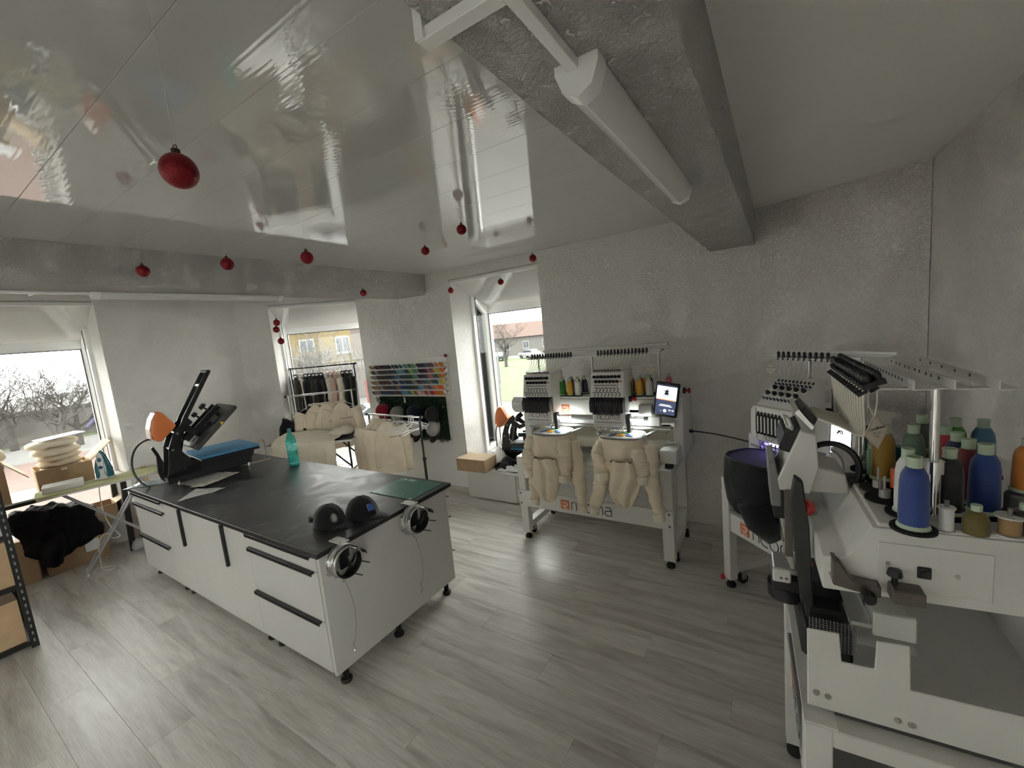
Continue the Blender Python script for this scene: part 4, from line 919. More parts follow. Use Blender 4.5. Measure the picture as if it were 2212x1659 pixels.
def hoodie(cx, cy, z, hood_c, slv, label, seed):
    t = thing('cream_hoodie', label, 'hoodie', (cx, cy-0.08, 0.42), group='cream hoodies clamped in the two-head machine')
    rr = random.Random(seed); ph = rr.uniform(0, 6)
    mb = MB(); e = ellip(cx, cy, z+0.002, HRX-0.012, HRY-0.012)
    mb.add([(cx,cy,z+0.003)]+e, [(0,i+1,(i+1) % len(e)+1) for i in range(len(e))])
    ch = mb.build('chest_panel', MOTW, t)
    M = Mx.Translation((cx, cy, z+0.0045)) @ Mx.Rotation(0.1, 4, 'Z')
    blob(M, [(-0.085,-0.075),(-0.075,-0.03),(-0.045,-0.005),(-0.015,0.0),(-0.03,-0.025),(-0.055,-0.05)], MC['mblue'], ch, 'motif_wing')
    blob(M, [(0.085,-0.065),(0.08,-0.02),(0.05,0.0),(0.03,-0.02),(0.035,-0.05),(0.06,-0.06)], MC['mblue'], ch, 'motif_wing')
    blob(M, [(-0.03,-0.06),(-0.04,-0.02),(-0.02,0.0),(0.01,0.005),(0.03,-0.02),(0.02,-0.055)], MC['mor'], ch, 'motif_body')
    blob(M, [(-0.015,0.008),(-0.005,0.03),(0.03,0.032),(0.045,0.01),(0.02,0.002)], MC['mgr'], ch, 'motif_head')
    for k in range(7):
        a = 2.4-k*0.31; tx, ty = 0.075*cos(a)+0.005, 0.02+0.05*sin(a)
        MB(M @ Mx.Translation((tx, ty, 0)) @ Mx.Rotation(a-PI/2, 4, 'Z')).tube([(0.006*cos(i*1.05), 0.008*sin(i*1.05), 0.001) for i in range(5+k % 2)], 0.0016, 4).build('motif_letter', MATS['thread_olive'] if k % 2 else MATS['thread_tan'], ch)
    # body drapes down around the hoop
    def body(u, v):
        a = 2*PI*u; c, s_ = cos(a), sin(a); p = 2.7
        bx, by = math.copysign(abs(c)**(2/p), c), math.copysign(abs(s_)**(2/p), s_)
        fl = 1+0.10*sin(v*PI*0.6)+0.16*v*abs(c)-0.10*v*(s_ < 0)
        fold = 0.10*v*(sin(a*7+ph)*0.6+sin(a*11+ph*2)*0.4)
        dz = 0.25 if s_ < 0 else 0.30
        return V((cx+HRX*bx*(fl+fold*0.7), cy+HRY*by*(fl+fold), z-0.004-dz*v**1.1*(1+0.08*sin(a*5+ph))))
    bd = MB().grid(body, 90, 22).wrinkle(0.016, 11, seed).build('body', BEIGE, t, smooth=True, ang=3)
    hx, hz0, hz1, hw = hood_c
    def hood(u, v):
        a = 2*PI*u; zz = hz1+(hz0-hz1)*v
        wv = hw*(0.62+0.5*sin(PI*min(1, v*0.95+0.12))**0.8 if v < 0.86 else (0.62+0.5*sin(PI*(0.86*0.95+0.12))**0.8)*math.sqrt(max(0, 1-((v-0.86)/0.14)**2)))
        d = 0.055*(0.5+0.6*sin(PI*min(1, v*0.9+0.1)))*(1 if v < 0.86 else math.sqrt(max(0.0, 1-((v-0.86)/0.14)**2)))
        gr = -0.035*math.exp(-((a-PI*1.52)/0.16)**2)*sin(PI*v)**0.5 if seed == 1 else 0.012*sin(a*6+v*5)
        return V((hx+wv*cos(a)+0.01*sin(v*6), cy-HRY-0.02+d*sin(a)-gr+0.02*v, zz+0.004*sin(a*5)))
    MB().grid(hood, 48, 26).wrinkle(0.014, 12, seed+3).build('hood', BEIGE, t, smooth=True, ang=3)
    for pts, rs in slv:
        n = 30; P = []; Rr = []
        for i in range(n+1):
            s_ = i/n*(len(pts)-1); k = min(int(s_), len(pts)-2); f = s_-k; f2 = f*f*(3-2*f)
            P.append(lerp(pts[k], pts[k+1], f2 if len(pts) > 2 else f)); Rr.append((rs[k]*(1-f)+rs[k+1]*f)*(1+0.07*sin(i*1.9+ph)))
        mbs = MB().tube(P, Rr, 20); cyy = sum(p.y for p in P)/len(P)
        mbs.v = [V((p.x, cyy+(p.y-cyy)*0.8, p.z)) for p in mbs.v]
        sl = mbs.wrinkle(0.017, 13, seed+pts[0][0]*9).build('sleeve', BEIGE, t, smooth=True, ang=2)
        q = P[-1]; d = (P[-1]-P[-3]).normalized()
        MB().tube([q-d*0.005, q+d*0.02, q+d*0.05], [Rr[-1]*1.02, Rr[-1]*0.95, Rr[-1]*0.88], 14).build('cuff', BEIGE2, sl, smooth=True)
    # yoke seam across the front
    MB().tube([(hx-hw*0.9+hw*1.8*i/12, cy-HRY*1.02-0.026*sin(PI*i/12), hz1-0.002+0.010*sin(PI*i/12)) for i in range(13)], 0.0022, 5).build('seam', BEIGE2, bd)
    return t
hoodie(*H1, (-1.527, 0.455, 0.815, 0.105), [([(-1.665,2.82,0.94),(-1.69,2.765,0.80),(-1.665,2.735,0.69)], [0.05,0.066,0.058]), ([(-1.64,2.76,0.74),(-1.655,2.745,0.60),(-1.655,2.735,0.46)], [0.05,0.046,0.036]), ([(-1.385,2.80,0.95),(-1.375,2.765,0.80),(-1.38,2.745,0.68)], [0.05,0.062,0.05]), ([(-1.33,2.84,0.93),(-1.29,2.80,0.70),(-1.265,2.775,0.45)], [0.055,0.052,0.036])], 'cream hoodie hanging from the left hoop of the two-head machine', 1)
hoodie(*H2, (-0.912, 0.505, 0.840, 0.100), [([(-1.085,2.83,0.94),(-1.10,2.77,0.84),(-1.075,2.745,0.73)], [0.05,0.064,0.055]), ([(-1.08,2.77,0.76),(-1.10,2.745,0.62),(-1.145,2.735,0.47)], [0.052,0.050,0.038]), ([(-0.82,2.79,0.92),(-0.795,2.745,0.82),(-0.79,2.74,0.74)], [0.05,0.060,0.05]), ([(-0.75,2.82,0.94),(-0.745,2.77,0.74),(-0.695,2.735,0.49)], [0.055,0.060,0.042])], 'cream hoodie hanging from the right hoop of the two-head machine', 2)
# thread tree
tt = MB().box(-1.83, -0.715, 3.10, 3.13, 1.545, 1.556).box(-1.83, -0.715, 3.128, 3.132, 1.545, 1.572).build('thread_tree_rail', WHITE, em2, bev=0.002)
MB().box(-1.76, -0.70, 3.28, 3.31, 1.585, 1.61).build('thread_tree_rail', WHITE, em2, bev=0.003)
for x in (-1.755, -1.265, -0.745): MB().cyl((x,3.17,1.232), (x,3.17,1.55), 0.008, n=10).build('tree_pole', STEEL, em2, smooth=True)
for x in (-1.755, -1.265, -0.745): MB().box(x-0.012, x+0.012, 3.10, 3.31, 1.552, 1.560).build('tree_arm', WHITE, em2)
def guides_and_tubes(par, off, x0, x1, y, z, hx0, hx1, hy, hz, n, sag=0.10):
    for i in range(n):
        x = x0+(x1-x0)*i/(n-1)
        shared('thread_guide', guide_me, BLACK, par, V((x, y, z))-off)
        hx = hx0+(hx1-hx0)*i/(n-1)
        p0, p3 = V((x, y-0.018, z-0.01)), V((hx, hy, hz))
        MB().tube(bez(p0, p0-V((0,0,sag)), p3+V(((x-hx)*0.35, 0, sag*0.25)), p3, 8), 0.0022, 5).build('thread_tube', TUBE, par, smooth=True)
guides_and_tubes(em2, OFF[em2.name], -1.775, -1.415, 3.105, 1.557, -1.745, -1.545, 2.935, 1.452, 15, 0.09)
guides_and_tubes(em2, OFF[em2.name], -1.185, -0.81, 3.105, 1.557, -1.16, -0.96, 2.935, 1.452, 15, 0.09)
# cones on the tray
cset = [(-1.585,3.10,'red'),(-1.555,3.20,'dkgrey'),(-1.515,3.10,'green'),(-1.50,3.26,'grey'),(-1.475,3.18,'red'),(-1.445,3.10,'yellow'),(-1.425,3.22,'darkred'),(-1.40,3.29,'yellow'),(-1.375,3.10,'white'),(-1.355,3.20,'navy'),
        (-0.952,3.10,'green'),(-0.965,3.21,'red'),(-0.895,3.20,'fire'),(-0.878,3.10,'yellow'),(-0.855,3.23,'yellow'),(-0.83,3.22,'navy'),(-0.805,3.10,'white'),(-0.70,3.26,'pink')]
names = {'dkgrey': 'dark grey', 'darkred': 'dark red', 'fire': 'orange red'}
seen = {}
for x, y, c in cset:
    side = 'between the two sewing heads' if x < -1.2 else 'right of the right sewing head'
    if x > -0.75: side = 'behind the touch screen'
    rowt = 'front row' if y < 3.15 else 'back row'
    cone((x, y, 1.2385), c, '%s thread cone in the %s %s' % (names.get(c, c), rowt, side) if not (c == 'red' and x > -1.5 and x < -1.4) and not (c == 'yellow' and abs(x+1.40) < .01) else ('red thread cone behind the front yellow one between the sewing heads' if c == 'red' else 'yellow thread cone at the very back between the sewing heads'), 0.80, 0.86, group='thread cones on the two-head machine')
    d = MB().lathe([(0.036,0),(0.036,0.006),(0.01,0.0065)], (x,y,1.232), 16).build('felt_disc', DISC, em2)
for x, y in ((-1.63,3.22),(-0.76,3.18),(-1.0,3.14)): MB().lathe([(0.036,0),(0.036,0.006),(0.01,0.0065)], (x,y,1.232), 16).build('felt_disc', DISC, em2)
REDB = mat('red_button', (0.50,0.01,0.015), 0.35)
for (x,y,z) in ((-0.905,3.03,1.222),(-0.552,3.16,1.262)):
    b = MB().box(x-0.055 if x < -0.7 else x-0.03, x-0.012, y-0.018, y+0.018, z-0.02, z+0.02).build('stop_switch', BLACK, em2, bev=0.003)
    MB().cyl((x-0.012,y,z),(x+0.004,y,z),0.010,n=12).cyl((x+0.004,y,z),(x+0.018,y,z),0.020,0.018,n=16).build('stop_button', REDB, b, smooth=True)
MB().cyl((-0.93,3.0,1.135),(-0.83,3.0,1.135),0.011,n=12).build('drive_shaft', BLACK, em2, smooth=True)
MB().cyl((-0.86,3.02,1.145),(-0.77,3.02,1.145),0.04,n=18).build('drive_cover', WHITE, em2, smooth=True)
# touch screen
def screen(name, label, loc, rot, w_, h_, shell, th, parts):
    t = thing(name, label, 'screen', loc, rot=rot)
    MB().box(-w_/2, w_/2, 0, th, -h_/2, h_/2).build('casing', shell, t, bev=0.008, seg=2, smooth=True, ang=0.5)
    parts(t); return t
SCRW = mat('screen_white', (0.85,0.88,0.95), 0.3, var=0, emit=0.75, ecol=(0.80,0.86,1.0)); SCRN = mat('screen_navy', (0.02,0.025,0.05), 0.3, var=0, emit=0.5, ecol=(0.035,0.045,0.09)); SCRO = mat('screen_orange', (0.5,0.22,0.08), 0.3, var=0, emit=0.6, ecol=(0.55,0.25,0.10)); SCRT = mat('screen_teal', (0.02,0.10,0.13), 0.3, var=0)
def scr1(t):
    MB().box(-0.068,0.068,-0.0012,0,-0.105,-0.002).build('screen_lower', SCRN, t)
    MB().box(-0.068,0.068,-0.0012,0,0.005,0.096).build('screen_upper', SCRW, t)
    MB().box(-0.068,0.068,-0.0012,0,-0.002,0.005).build('screen_bar', SCRO, t)
    MB().box(-0.068,0.068,-0.0012,0,0.096,0.105).build('status_bar', SCRN, t)
    r = MB()
    r.ell((0,-0.0016,0.062),0.014,0.001,0.009).ell((0,-0.0016,0.046),0.016,0.001,0.010).ell((0.006,-0.0016,0.074),0.005,0.001,0.004)
    for s_ in (-1,1): r.tube([(s_*0.012,-0.0016,0.048),(s_*0.019,-0.0016,0.032),(s_*0.014,-0.0016,0.018)],0.0024,4).tube([(s_*0.006,-0.0016,0.042),(s_*0.008,-0.0016,0.026)],0.003,4).tube([(s_*0.012,-0.0016,0.066),(s_*0.021,-0.0016,0.060)],0.0022,4)
    r.build('screen_figure', SCRT, t)
    for x, z, q in ((0,-0.078,0.011),(0.03,-0.070,0.005),(0.055,-0.070,0.005)): MB().cyl((x,-0.001,z),(x,-0.0018,z),q,n=16).build('screen_icon', SCRW, t)
    tl = MB().box(-0.036,0.036,-0.0018,-0.001,-0.038,-0.034).box(-0.045,0.045,-0.0018,-0.001,-0.047,-0.043).box(-0.03,-0.024,-0.0018,-0.001,-0.083,-0.080).box(0.038,0.047,-0.0018,-0.001,-0.0715,-0.069)
    tag(tl.build('screen_text_lines', SCRW, t), kind='stuff')
    tl = MB()
    for i in range(5): tl.box(-0.05+i*0.022,-0.038+i*0.022,-0.0018,-0.001,0.084,0.086)
    tl.box(-0.03,0.03,-0.0018,-0.001,0.0775,0.0785)
    tag(tl.build('screen_menu_marks', GREYP, t), kind='stuff')
    MB().box(-0.016,0.016,-0.0006,0,0.1135,0.1165).build('maker_mark', GREYP, t)
screen('touch_screen', 'black touch screen with a lit white and navy display on the two-head machine', (-0.668,3.0,1.222), (0,math.radians(9),math.radians(-4)), 0.160, 0.245, BLACK, 0.03, scr1)
MB().box(-0.68,-0.62,3.03,3.09,1.15,1.24).build('screen_mount', GREYP, em2)
diamond_tag('small diamond certificate card hung from the two-head machine thread tree', (-0.775,3.10,1.545), (-0.782,3.085,1.435), RZ(0), 0.038, 2, 1.25)
tag(MB().tube(bez((-0.575,3.3,0.925),(-0.50,3.28,0.93),(-0.38,3.36,0.90),(-0.16,3.40,0.83),14), 0.005, 6).ob((-0.565,3.3,0.925),(0.03,0.016,0.022)).build('mains_cable', BLACK, smooth=True), 'black mains cable plugged into the right side of the two-head machine', 'cable')
# ================================================================= single-head machines on the right
DKM = mat('dark_grey_panel', (0.035,0.036,0.035), 0.5, metal=0.2, var=0.15); BRM = mat('bronze_grey_steel', (0.16,0.145,0.13), 0.4, metal=0.6, var=0.08)
MESHM = mat('black_mesh', (0.03,0.03,0.03), 0.6)
ALU = MATS['bright_aluminium']
def single_stand(t, W=0.66, D=0.50):
    """stand in local coordinates: x along the front, y to the back"""
    for x0, x1 in ((0,0.055), (W-0.055,W)):
        l = MB().box(x0, x1, 0, 0.06, 0.055, 0.74).build('leg', WHITE, t, bev=0.003)
        xm = (x0+x1)/2
        MB().cyl((xm,0.03,0.03),(xm,0.03,0.055),0.009,n=8).lathe([(0.028,0),(0.030,0.014),(0.022,0.028),(0.012,0.034)],(xm,0.03,0),14).build('foot', RUBBER, l, smooth=True)
        MB().cyl((x0-0.001 if x0 < 0.1 else x1+0.001,0.03,0.47),(x0-0.004 if x0 < 0.1 else x1+0.004,0.03,0.47),0.007,n=8).cyl((x0-0.001 if x0 < 0.1 else x1+0.001,0.03,0.41),(x0-0.004 if x0 < 0.1 else x1+0.004,0.03,0.41),0.007,n=8).build('bolts', GREYP, l)['kind'] = 'stuff'
        r = MB().box(x0, x1, D-0.06, D, 0.10, 0.74).build('rear_leg', WHITE, t, bev=0.003)
        MB().box(x0, x1, 0.06, D-0.06, 0.69, 0.74).build('side_rail', WHITE, t, bev=0.003)
        MB().box(x0, x1, 0.06, D-0.06, 0.10, 0.15).build('side_rail', WHITE, t, bev=0.003)
        caster(xm, 0.12, t); caster(xm, D-0.03, t)
    fp = MB().box(0.055, W-0.055, 0.012, 0.026, 0.395, 0.525).build('front_panel', WHITE, t, bev=0.006)
    rlogo(fp, Mx.Translation((0.175,0.0115,0.462)), 0.072)
    brand(fp, Mx.Translation((0.405,0.0112,0.428)), 0.066)
    sh = MB().box(0.055, W-0.055, 0.02, D-0.02, 0.527, 0.535).build('shelf', GREYP, t)
    MB().box(0.055, W-0.055, 0.008, 0.03, 0.526, 0.548).build('shelf_lip', GREYP, sh, bev=0.002)
    MB().box(0, W, 0.0, 0.07, 0.741, 0.747).build('top_plate', WHITE, t, bev=0.001)
    return fp
# ---- machine standing across the corner
RZB = math.radians(-43.5)
mbk = thing('embroidery_machine', 'white single-head embroidery machine standing across the corner with a black garment', 'embroidery machine', (-0.32, 2.86, 0), rz=RZB)
single_stand(mbk)
MBL = frame((-0.32, 2.86, 0), RZB)
MB().lathe([(0.012,0),(0.014,0.02),(0.009,0.028)],(0.01,-0.02,0.055),12).build('levelling_knob', REDB, mbk)
MB().box(0.06, 0.62, 0.06, 0.48, 0.75, 0.93).build('base_body', WHITE, mbk, bev=0.01, seg=2, smooth=True, ang=0.5)
MB().box(0.10, 0.66, 0.14, 0.48, 1.03, 1.20).build('upper_body', WHITE, mbk, bev=0.012, seg=2, smooth=True, ang=0.5)
MB().box(0.56, 0.64, 0.16, 0.48, 0.93, 1.03).build('side_column', WHITE, mbk, bev=0.006)
MB().box(0.06, 0.14, 0.16, 0.48, 0.93, 1.03).build('side_column', WHITE, mbk, bev=0.006)
MB().prism([(0.44,0.14),(0.64,0.10),(0.70,0.16),(0.70,0.48),(0.44,0.48)], 'z', 1.201, 1.216).build('cone_tray', WHITE, mbk, bev=0.003)
MB().box(0.12, 0.50, 0.14, 0.48, 1.201, 1.216).build('cone_tray', WHITE, mbk, bev=0.003)
MB().cyl((0.46,0.10,1.06),(0.46,0.16,1.06),0.045,n=16).build('head_motor', GREYP, mbk, smooth=True)
hd_ = MB().prism([(0.0,1.062),(-0.004,1.255),(0.03,1.285),(0.165,1.405),(0.21,1.40),(0.22,1.08),(0.10,1.055)], 'x', 0.285, 0.525).build('sewing_head', WHITE, mbk, bev=0.005)
MB().prism([(-0.008,1.075),(-0.012,1.25),(0.006,1.252),(0.006,1.075)], 'x', 0.272, 0.300).build('head_side_cover', WHITE, hd_, bev=0.004)
nb = 10; s10 = 0.205/9
slot_me = MB().prism([(-0.010,0.0),(-0.014,0.02),(-0.014,0.10),(0.006,0.135),(0.014,0.155),(0.012,0.0)], 'x', -0.0062, 0.0062).mesh('lever_slot')
strip_me = MB().box(-0.0035, 0.0035, -0.018, -0.0145, 0.015, 0.105).mesh('slot_divider')
for i in range(nb):
    x = 0.312+i*s10
    shared('lever_slot', slot_me, BLACK, hd_, (x, -0.004, 1.105)); shared('slot_divider', strip_me, WHITE, hd_, (x+s10/2, -0.004, 1.105))
    shared('needle', needle_me, CHROME, hd_, (x, 0.010, 1.005))
    shared('thread_stud', knob_me, BLACK, hd_, (x, 0.135, 1.384), rot=(-0.7,0,0), scale=(0.45,0.45,0.6))
    shared('thread_stud', knob_me, mat('navy_stud', (0.012,0.02,0.06), 0.4), hd_, (x, 0.038, 1.298), rot=(0.72,0,0), scale=(0.45,0.45,0.8))
    shared('thread_stud', knob_me, MATS['navy_stud'], hd_, (x+0.004, 0.118, 1.370), rot=(0.72,0,0), scale=(0.45,0.45,0.7))
bigk_me = MB().lathe([(0.0165,0),(0.0165,0.010),(0.012,0.012)], n=14).mesh('tension_disc', smooth=True)
bigk2_me = MB().lathe([(0.0125,0),(0.0115,0.012),(0.007,0.020),(0.002,0.021)], n=12).mesh('tension_cap', smooth=True)
for r_, (yy, zz) in enumerate(((0.064,1.318),(0.095,1.346))):
    for i in range(5):
        k = shared('tension_disc', bigk_me, WHITE, hd_, (0.322+i*0.043+r_*0.018, yy, zz), rot=(0.72,0,0))
        shared('tension_cap', bigk2_me, mat('dark_brown_cap', (0.03,0.022,0.02), 0.45), k, (0,0,0.011))
MB().tube([(0.30,-0.002,1.262),(0.52,-0.002,1.262)], 0.004, 6).build('thread_bar', CHROME, hd_)
brand(hd_, Mx.Translation((0.40,-0.006,1.078)), 0.022)
# blue-lit hoop with black garment
BLED = mat('violet_led_glow', (0.3,0.25,1.0), 0.4, var=0, emit=9.0, ecol=(0.30,0.22,1.0))
MB().box(0.33, 0.40, 0.03, 0.05, 1.036, 1.044).build('work_light', BLED, mbk)
MB().box(0.34, 0.46, 0.02, 0.20, 0.955, 0.975).build('sewing_arm', WHITE, mbk, bev=0.006)
HB = (0.375, -0.055)
hb = thing('embroidery_hoop', 'violet-lit hoop holding the black garment on the corner machine', 'embroidery hoop', MBL @ V((HB[0], HB[1], 0.985)), rz=RZB)
MB().tube(ellip(0,0,0,0.175,0.135), 0.006, 8, True).build('ring', BLACK, hb, smooth=True)
MB().tube([(-0.19,0.12,0.014),(-0.12,0.11,0.014),(0.05,0.13,0.014)], 0.006, 6).build('hoop_arm', STEEL, hb)
gb = thing('black_garment', 'black garment hanging from the hoop of the corner machine', 'garment', MBL @ V((HB[0], HB[1], 0.68)), rz=RZB)
e = ellip(0,0,0.304,0.166,0.126)
MB().add([V((0,0,0.302))]+e, [(0,i+1,(i+1) % len(e)+1) for i in range(len(e))]).build('hooped_panel', BLACKF, gb)
def bgar(u, v):
    a = 2*PI*u; c, s_ = cos(a), sin(a); p = 2.7
    bx, by = math.copysign(abs(c)**(2/p), c), math.copysign(abs(s_)**(2/p), s_)
    fl = 1.04+0.05*sin(v*PI)+0.03*v*sin(a*5)
    L = 0.27+0.05*c*(1 if s_ < 0 else 0.3)+0.03*sin(a*3)
    return V((0.175*bx*fl, 0.135*by*fl, 0.302-L*v))
MB().grid(bgar, 64, 14).wrinkle(0.010, 12, 4).build('drape', BLACKF, gb, smooth=True, ang=3)
MB().tube([(0.06,-0.10,0.10),(0.09,-0.08,-0.02),(0.13,-0.05,-0.10)], [0.10,0.085,0.045], 16).wrinkle(0.012, 12, 6).build('hanging_sleeve', BLACKF, gb, smooth=True, ang=3)
tag(MB(MBL).box(0.115,0.135,-0.03,0.01,0.79,0.88).build('sticker_card', mat('orange_card', (0.55,0.30,0.18), 0.7)), 'small orange and white card behind the black garment', 'card')
# its thread tree
for y, z in ((0.25,1.495),(0.33,1.515)):
    MB().box(0.14 if y < 0.3 else 0.20, 0.66 if y < 0.3 else 0.76, y-0.014, y+0.014, z, z+0.008).box(0.16 if y < 0.3 else 0.22, 0.66 if y < 0.3 else 0.76, y+0.010, y+0.014, z, z+0.022).build('thread_tree_rail', WHITE, mbk, bev=0.002)
for x in (0.36, 0.50): MB().cyl((x,0.30,1.216),(x,0.30,1.50),0.009,n=10).cyl((x,0.30,1.216),(x,0.30,1.34),0.013,n=10).build('tree_pole', STEEL, mbk, smooth=True)
for i in range(10):
    x = 0.215+i*0.033
    shared('thread_guide', guide_me, BLACK, mbk, (x, 0.242, 1.504), rot=(0,0,0.5))
    p0, p3 = V((x,0.225,1.49)), V((0.312+i*s10,0.145,1.395))
    MB().tube(bez(p0, p0-V((0,0,0.08)), p3+V(((x-p3.x)*0.3,0.02,0.02)), p3, 8), 0.0022, 5).build('thread_tube', TUBE, mbk, smooth=True)
for lx, ly, c, nm in ((0.30,0.36,'yellow','yellow'), (0.345,0.37,'pink','pink'), (0.60,0.33,'black','black')):
    cone(MBL @ V((lx, ly, 1.2235)), c, nm+' thread cone on the corner machine', 0.95, 0.72 if c == 'black' else 0.9, group='thread cones on the corner machine')
for lx, ly in ((0.30,0.36),(0.345,0.37),(0.60,0.33),(0.46,0.30),(0.52,0.40),(0.22,0.33)): MB().lathe([(0.036,0),(0.036,0.006),(0.01,0.0065)], (lx,ly,1.2165), 16).build('felt_disc', DISC, mbk)
def scr2(t):
    MB().box(-0.042,0.042,-0.0012,0,-0.085,0.085).build('screen_panel', SCRW, t)
    MB().box(-0.046,0.046,-0.0008,0,-0.089,0.089).build('bezel', BLACK, t)
    MB().tube([(-0.004+0.012*cos(a*0.8),-0.0018,0.03+0.010*sin(a*1.3)) for a in range(12)], 0.0022, 4).build('screen_design', MATS['thread_olive'], t)
    m = MB()
    for i in range(3):
        for j in range(2): m.box(-0.038+j*0.04,-0.002+j*0.04,-0.0018,-0.001,-0.02-i*0.022,-0.0195-i*0.022).box(-0.036+j*0.04,-0.03+j*0.04,-0.0018,-0.001,-0.012-i*0.022,-0.009-i*0.022)
    tag(m.build('screen_marks', GREYP, t), kind='stuff')
    for x in (-0.02, 0.0, 0.02): MB().ell((x,-0.001,-0.101),0.004,0.001,0.003,8,5).build('touch_key', GREYP, t)
tw = MBL @ V((0.665, 0.13, 1.135))
screen('control_panel', 'white-framed control panel with a lit screen on the corner machine', tw, (0, math.radians(2), math.radians(-28)), 0.125, 0.235, WHITE, 0.028, scr2)
MB().box(0.62,0.67,0.16,0.20,1.10,1.16).build('panel_mount', GREYP, mbk)
diamond_tag('small diamond certificate card hung from the corner machine thread tree', MBL @ V((0.17,0.245,1.495)), MBL @ V((0.165,0.235,1.43)), RZ(RZB+0.2), 0.036, 2, 1.05)

# ---- machine nearest the camera, facing the middle of the room
RZN = math.radians(-86.7)
mn = thing('embroidery_machine', 'white single-head embroidery machine nearest the camera with open thread tray', 'embroidery machine', (0.006, 1.817, 0), rz=RZN)
MNL = frame((0.006, 1.817, 0), RZN)
single_stand(mn, 0.665, 0.55)
XN = 0.617
# castellated base
MB().prism([(0.012,0.757),(0.012,0.975),(0.078,0.978),(0.083,0.903),(0.147,0.905),(0.150,0.980),(0.21,0.985),(0.213,0.872),(0.55,0.880),(0.55,0.757)], 'x', XN, XN+0.006).build('base_side_panel', WHITE, mn, bev=0.002)
MB().prism([(0.012,0.757),(0.012,0.975),(0.21,0.985),(0.213,0.872),(0.55,0.880),(0.55,0.757)], 'x', 0.02, 0.026).build('base_side_panel', WHITE, mn, bev=0.002)
MB().box(0.026, XN, 0.03, 0.55, 0.757, 0.772).build('base_floor', WHITE, mn)
MB().box(0.026, XN, 0.54, 0.55, 0.772, 1.0).build('base_back', WHITE, mn)
MB().prism([(0.16,0.772),(0.30,0.772),(0.24,0.96),(0.16,0.97)], 'x', 0.34, 0.352).build('gusset_plate', WHITE, mn, bev=0.002)
MB().prism([(0.16,0.772),(0.30,0.772),(0.24,0.96),(0.16,0.97)], 'x', 0.24, 0.252).build('gusset_plate', WHITE, mn, bev=0.002)
for y, z in ((0.03,0.80),(0.055,0.797),(0.19,0.785),(0.215,0.783)): MB().cyl((XN+0.006,y,z),(XN+0.010,y,z),0.007,n=10).build('bolt', STEEL, mn)
MB().box(0.10, 0.50, 0.012, 0.13, 0.80, 0.90).build('bobbin_box', DKM, mn, bev=0.01)
ms = MB()
for i in range(14):
    ms.tube([(0.50,0.03+i*0.008,0.84),(0.50,0.03+i*0.008,0.93)], 0.001, 3).tube([(0.50,0.03,0.84+i*0.0065),(0.50,0.135,0.84+i*0.0065)], 0.001, 3)
tag(ms.build('vent_mesh', GREYP, mn), kind='stuff')
for x in (0.15, 0.55): MB().lathe([(0.03,0),(0.034,0.01),(0.028,0.024)], (x,0.06,0.748), 14).build('rubber_foot', RUBBER, mn)
MB().box(0.10, 0.52, -0.014, 0.0, 0.10, 0.53).build('drop_flap', WHITE, mn, bev=0.002) if False else None
# pantograph
MB().box(0.06, XN-0.02, 0.145, 0.215, 1.005, 1.045).build('pantograph_rail', ALU, mn, bev=0.008, seg=2, smooth=True)
MB().box(0.06, XN-0.02, 0.105, 0.145, 0.995, 1.005).build('pantograph_bar', STEEL, mn)
MB().box(XN-0.018, XN-0.006, 0.145, 0.225, 0.985, 1.05).build('rail_end_cap', ALU, mn, bev=0.003)
# upper body with sloping front
MB().prism([(0.045,1.09),(0.045,1.178),(0.095,1.185),(0.140,1.268),(0.55,1.272),(0.55,1.11),(0.30,1.10)], 'x', 0.02, XN).build('upper_body', WHITE, mn, bev=0.005, seg=2, smooth=True, ang=0.5)
MB().prism([(0.147,1.2725),(0.56,1.2725),(0.56,1.283),(0.147,1.283)], 'x', 0.0, XN+0.006).build('cone_tray', WHITE, mn, bev=0.004)
MB().box(XN+0.0005, XN+0.003, 0.15, 0.34, 1.125, 1.235).build('switch_panel', WHITE, mn, bev=0.006)
sw = MB().box(XN+0.003, XN+0.008, 0.218, 0.242, 1.160, 1.188).build('power_switch', BLACK, mn, bev=0.002)
MB().prism([(0.222,1.164),(0.238,1.164),(0.238,1.184),(0.222,1.176)], 'x', XN+0.008, XN+0.011).build('rocker', BLACK, sw)
for y, z in ((0.168,1.185),(0.285,1.175),(0.062,1.135)): MB().cyl((XN+0.001,y,z),(XN+0.004,y,z),0.005,n=10).build('screw', STEEL, mn)
# front control face: stop buttons, warning stripe, boxes
MB().box(0.14, 0.30, 0.0, 0.05, 1.12, 1.20).build('front_box', WHITE, mn, bev=0.005)
MB().cyl((0.43,0.05,1.222),(0.445,0.028,1.230),0.02,n=16).build('stop_base', GREYP, mn)
MB().cyl((0.445,0.030,1.228),(0.470,0.016,1.238),0.024,0.022,n=20).build('stop_button', REDB, mn, smooth=True, ang=0.6)
MB().cyl((0.44,0.03,1.055),(0.47,0.018,1.06),0.016,n=16).build('stop_button', REDB, mn, smooth=True, ang=0.6)
MB().add([(0.56,0.118,1.228),(0.565,0.116,1.225),(0.60,0.094,1.183),(0.595,0.096,1.186)], [(0,1,2,3)]).build('warning_stripe', LOGO, mn)
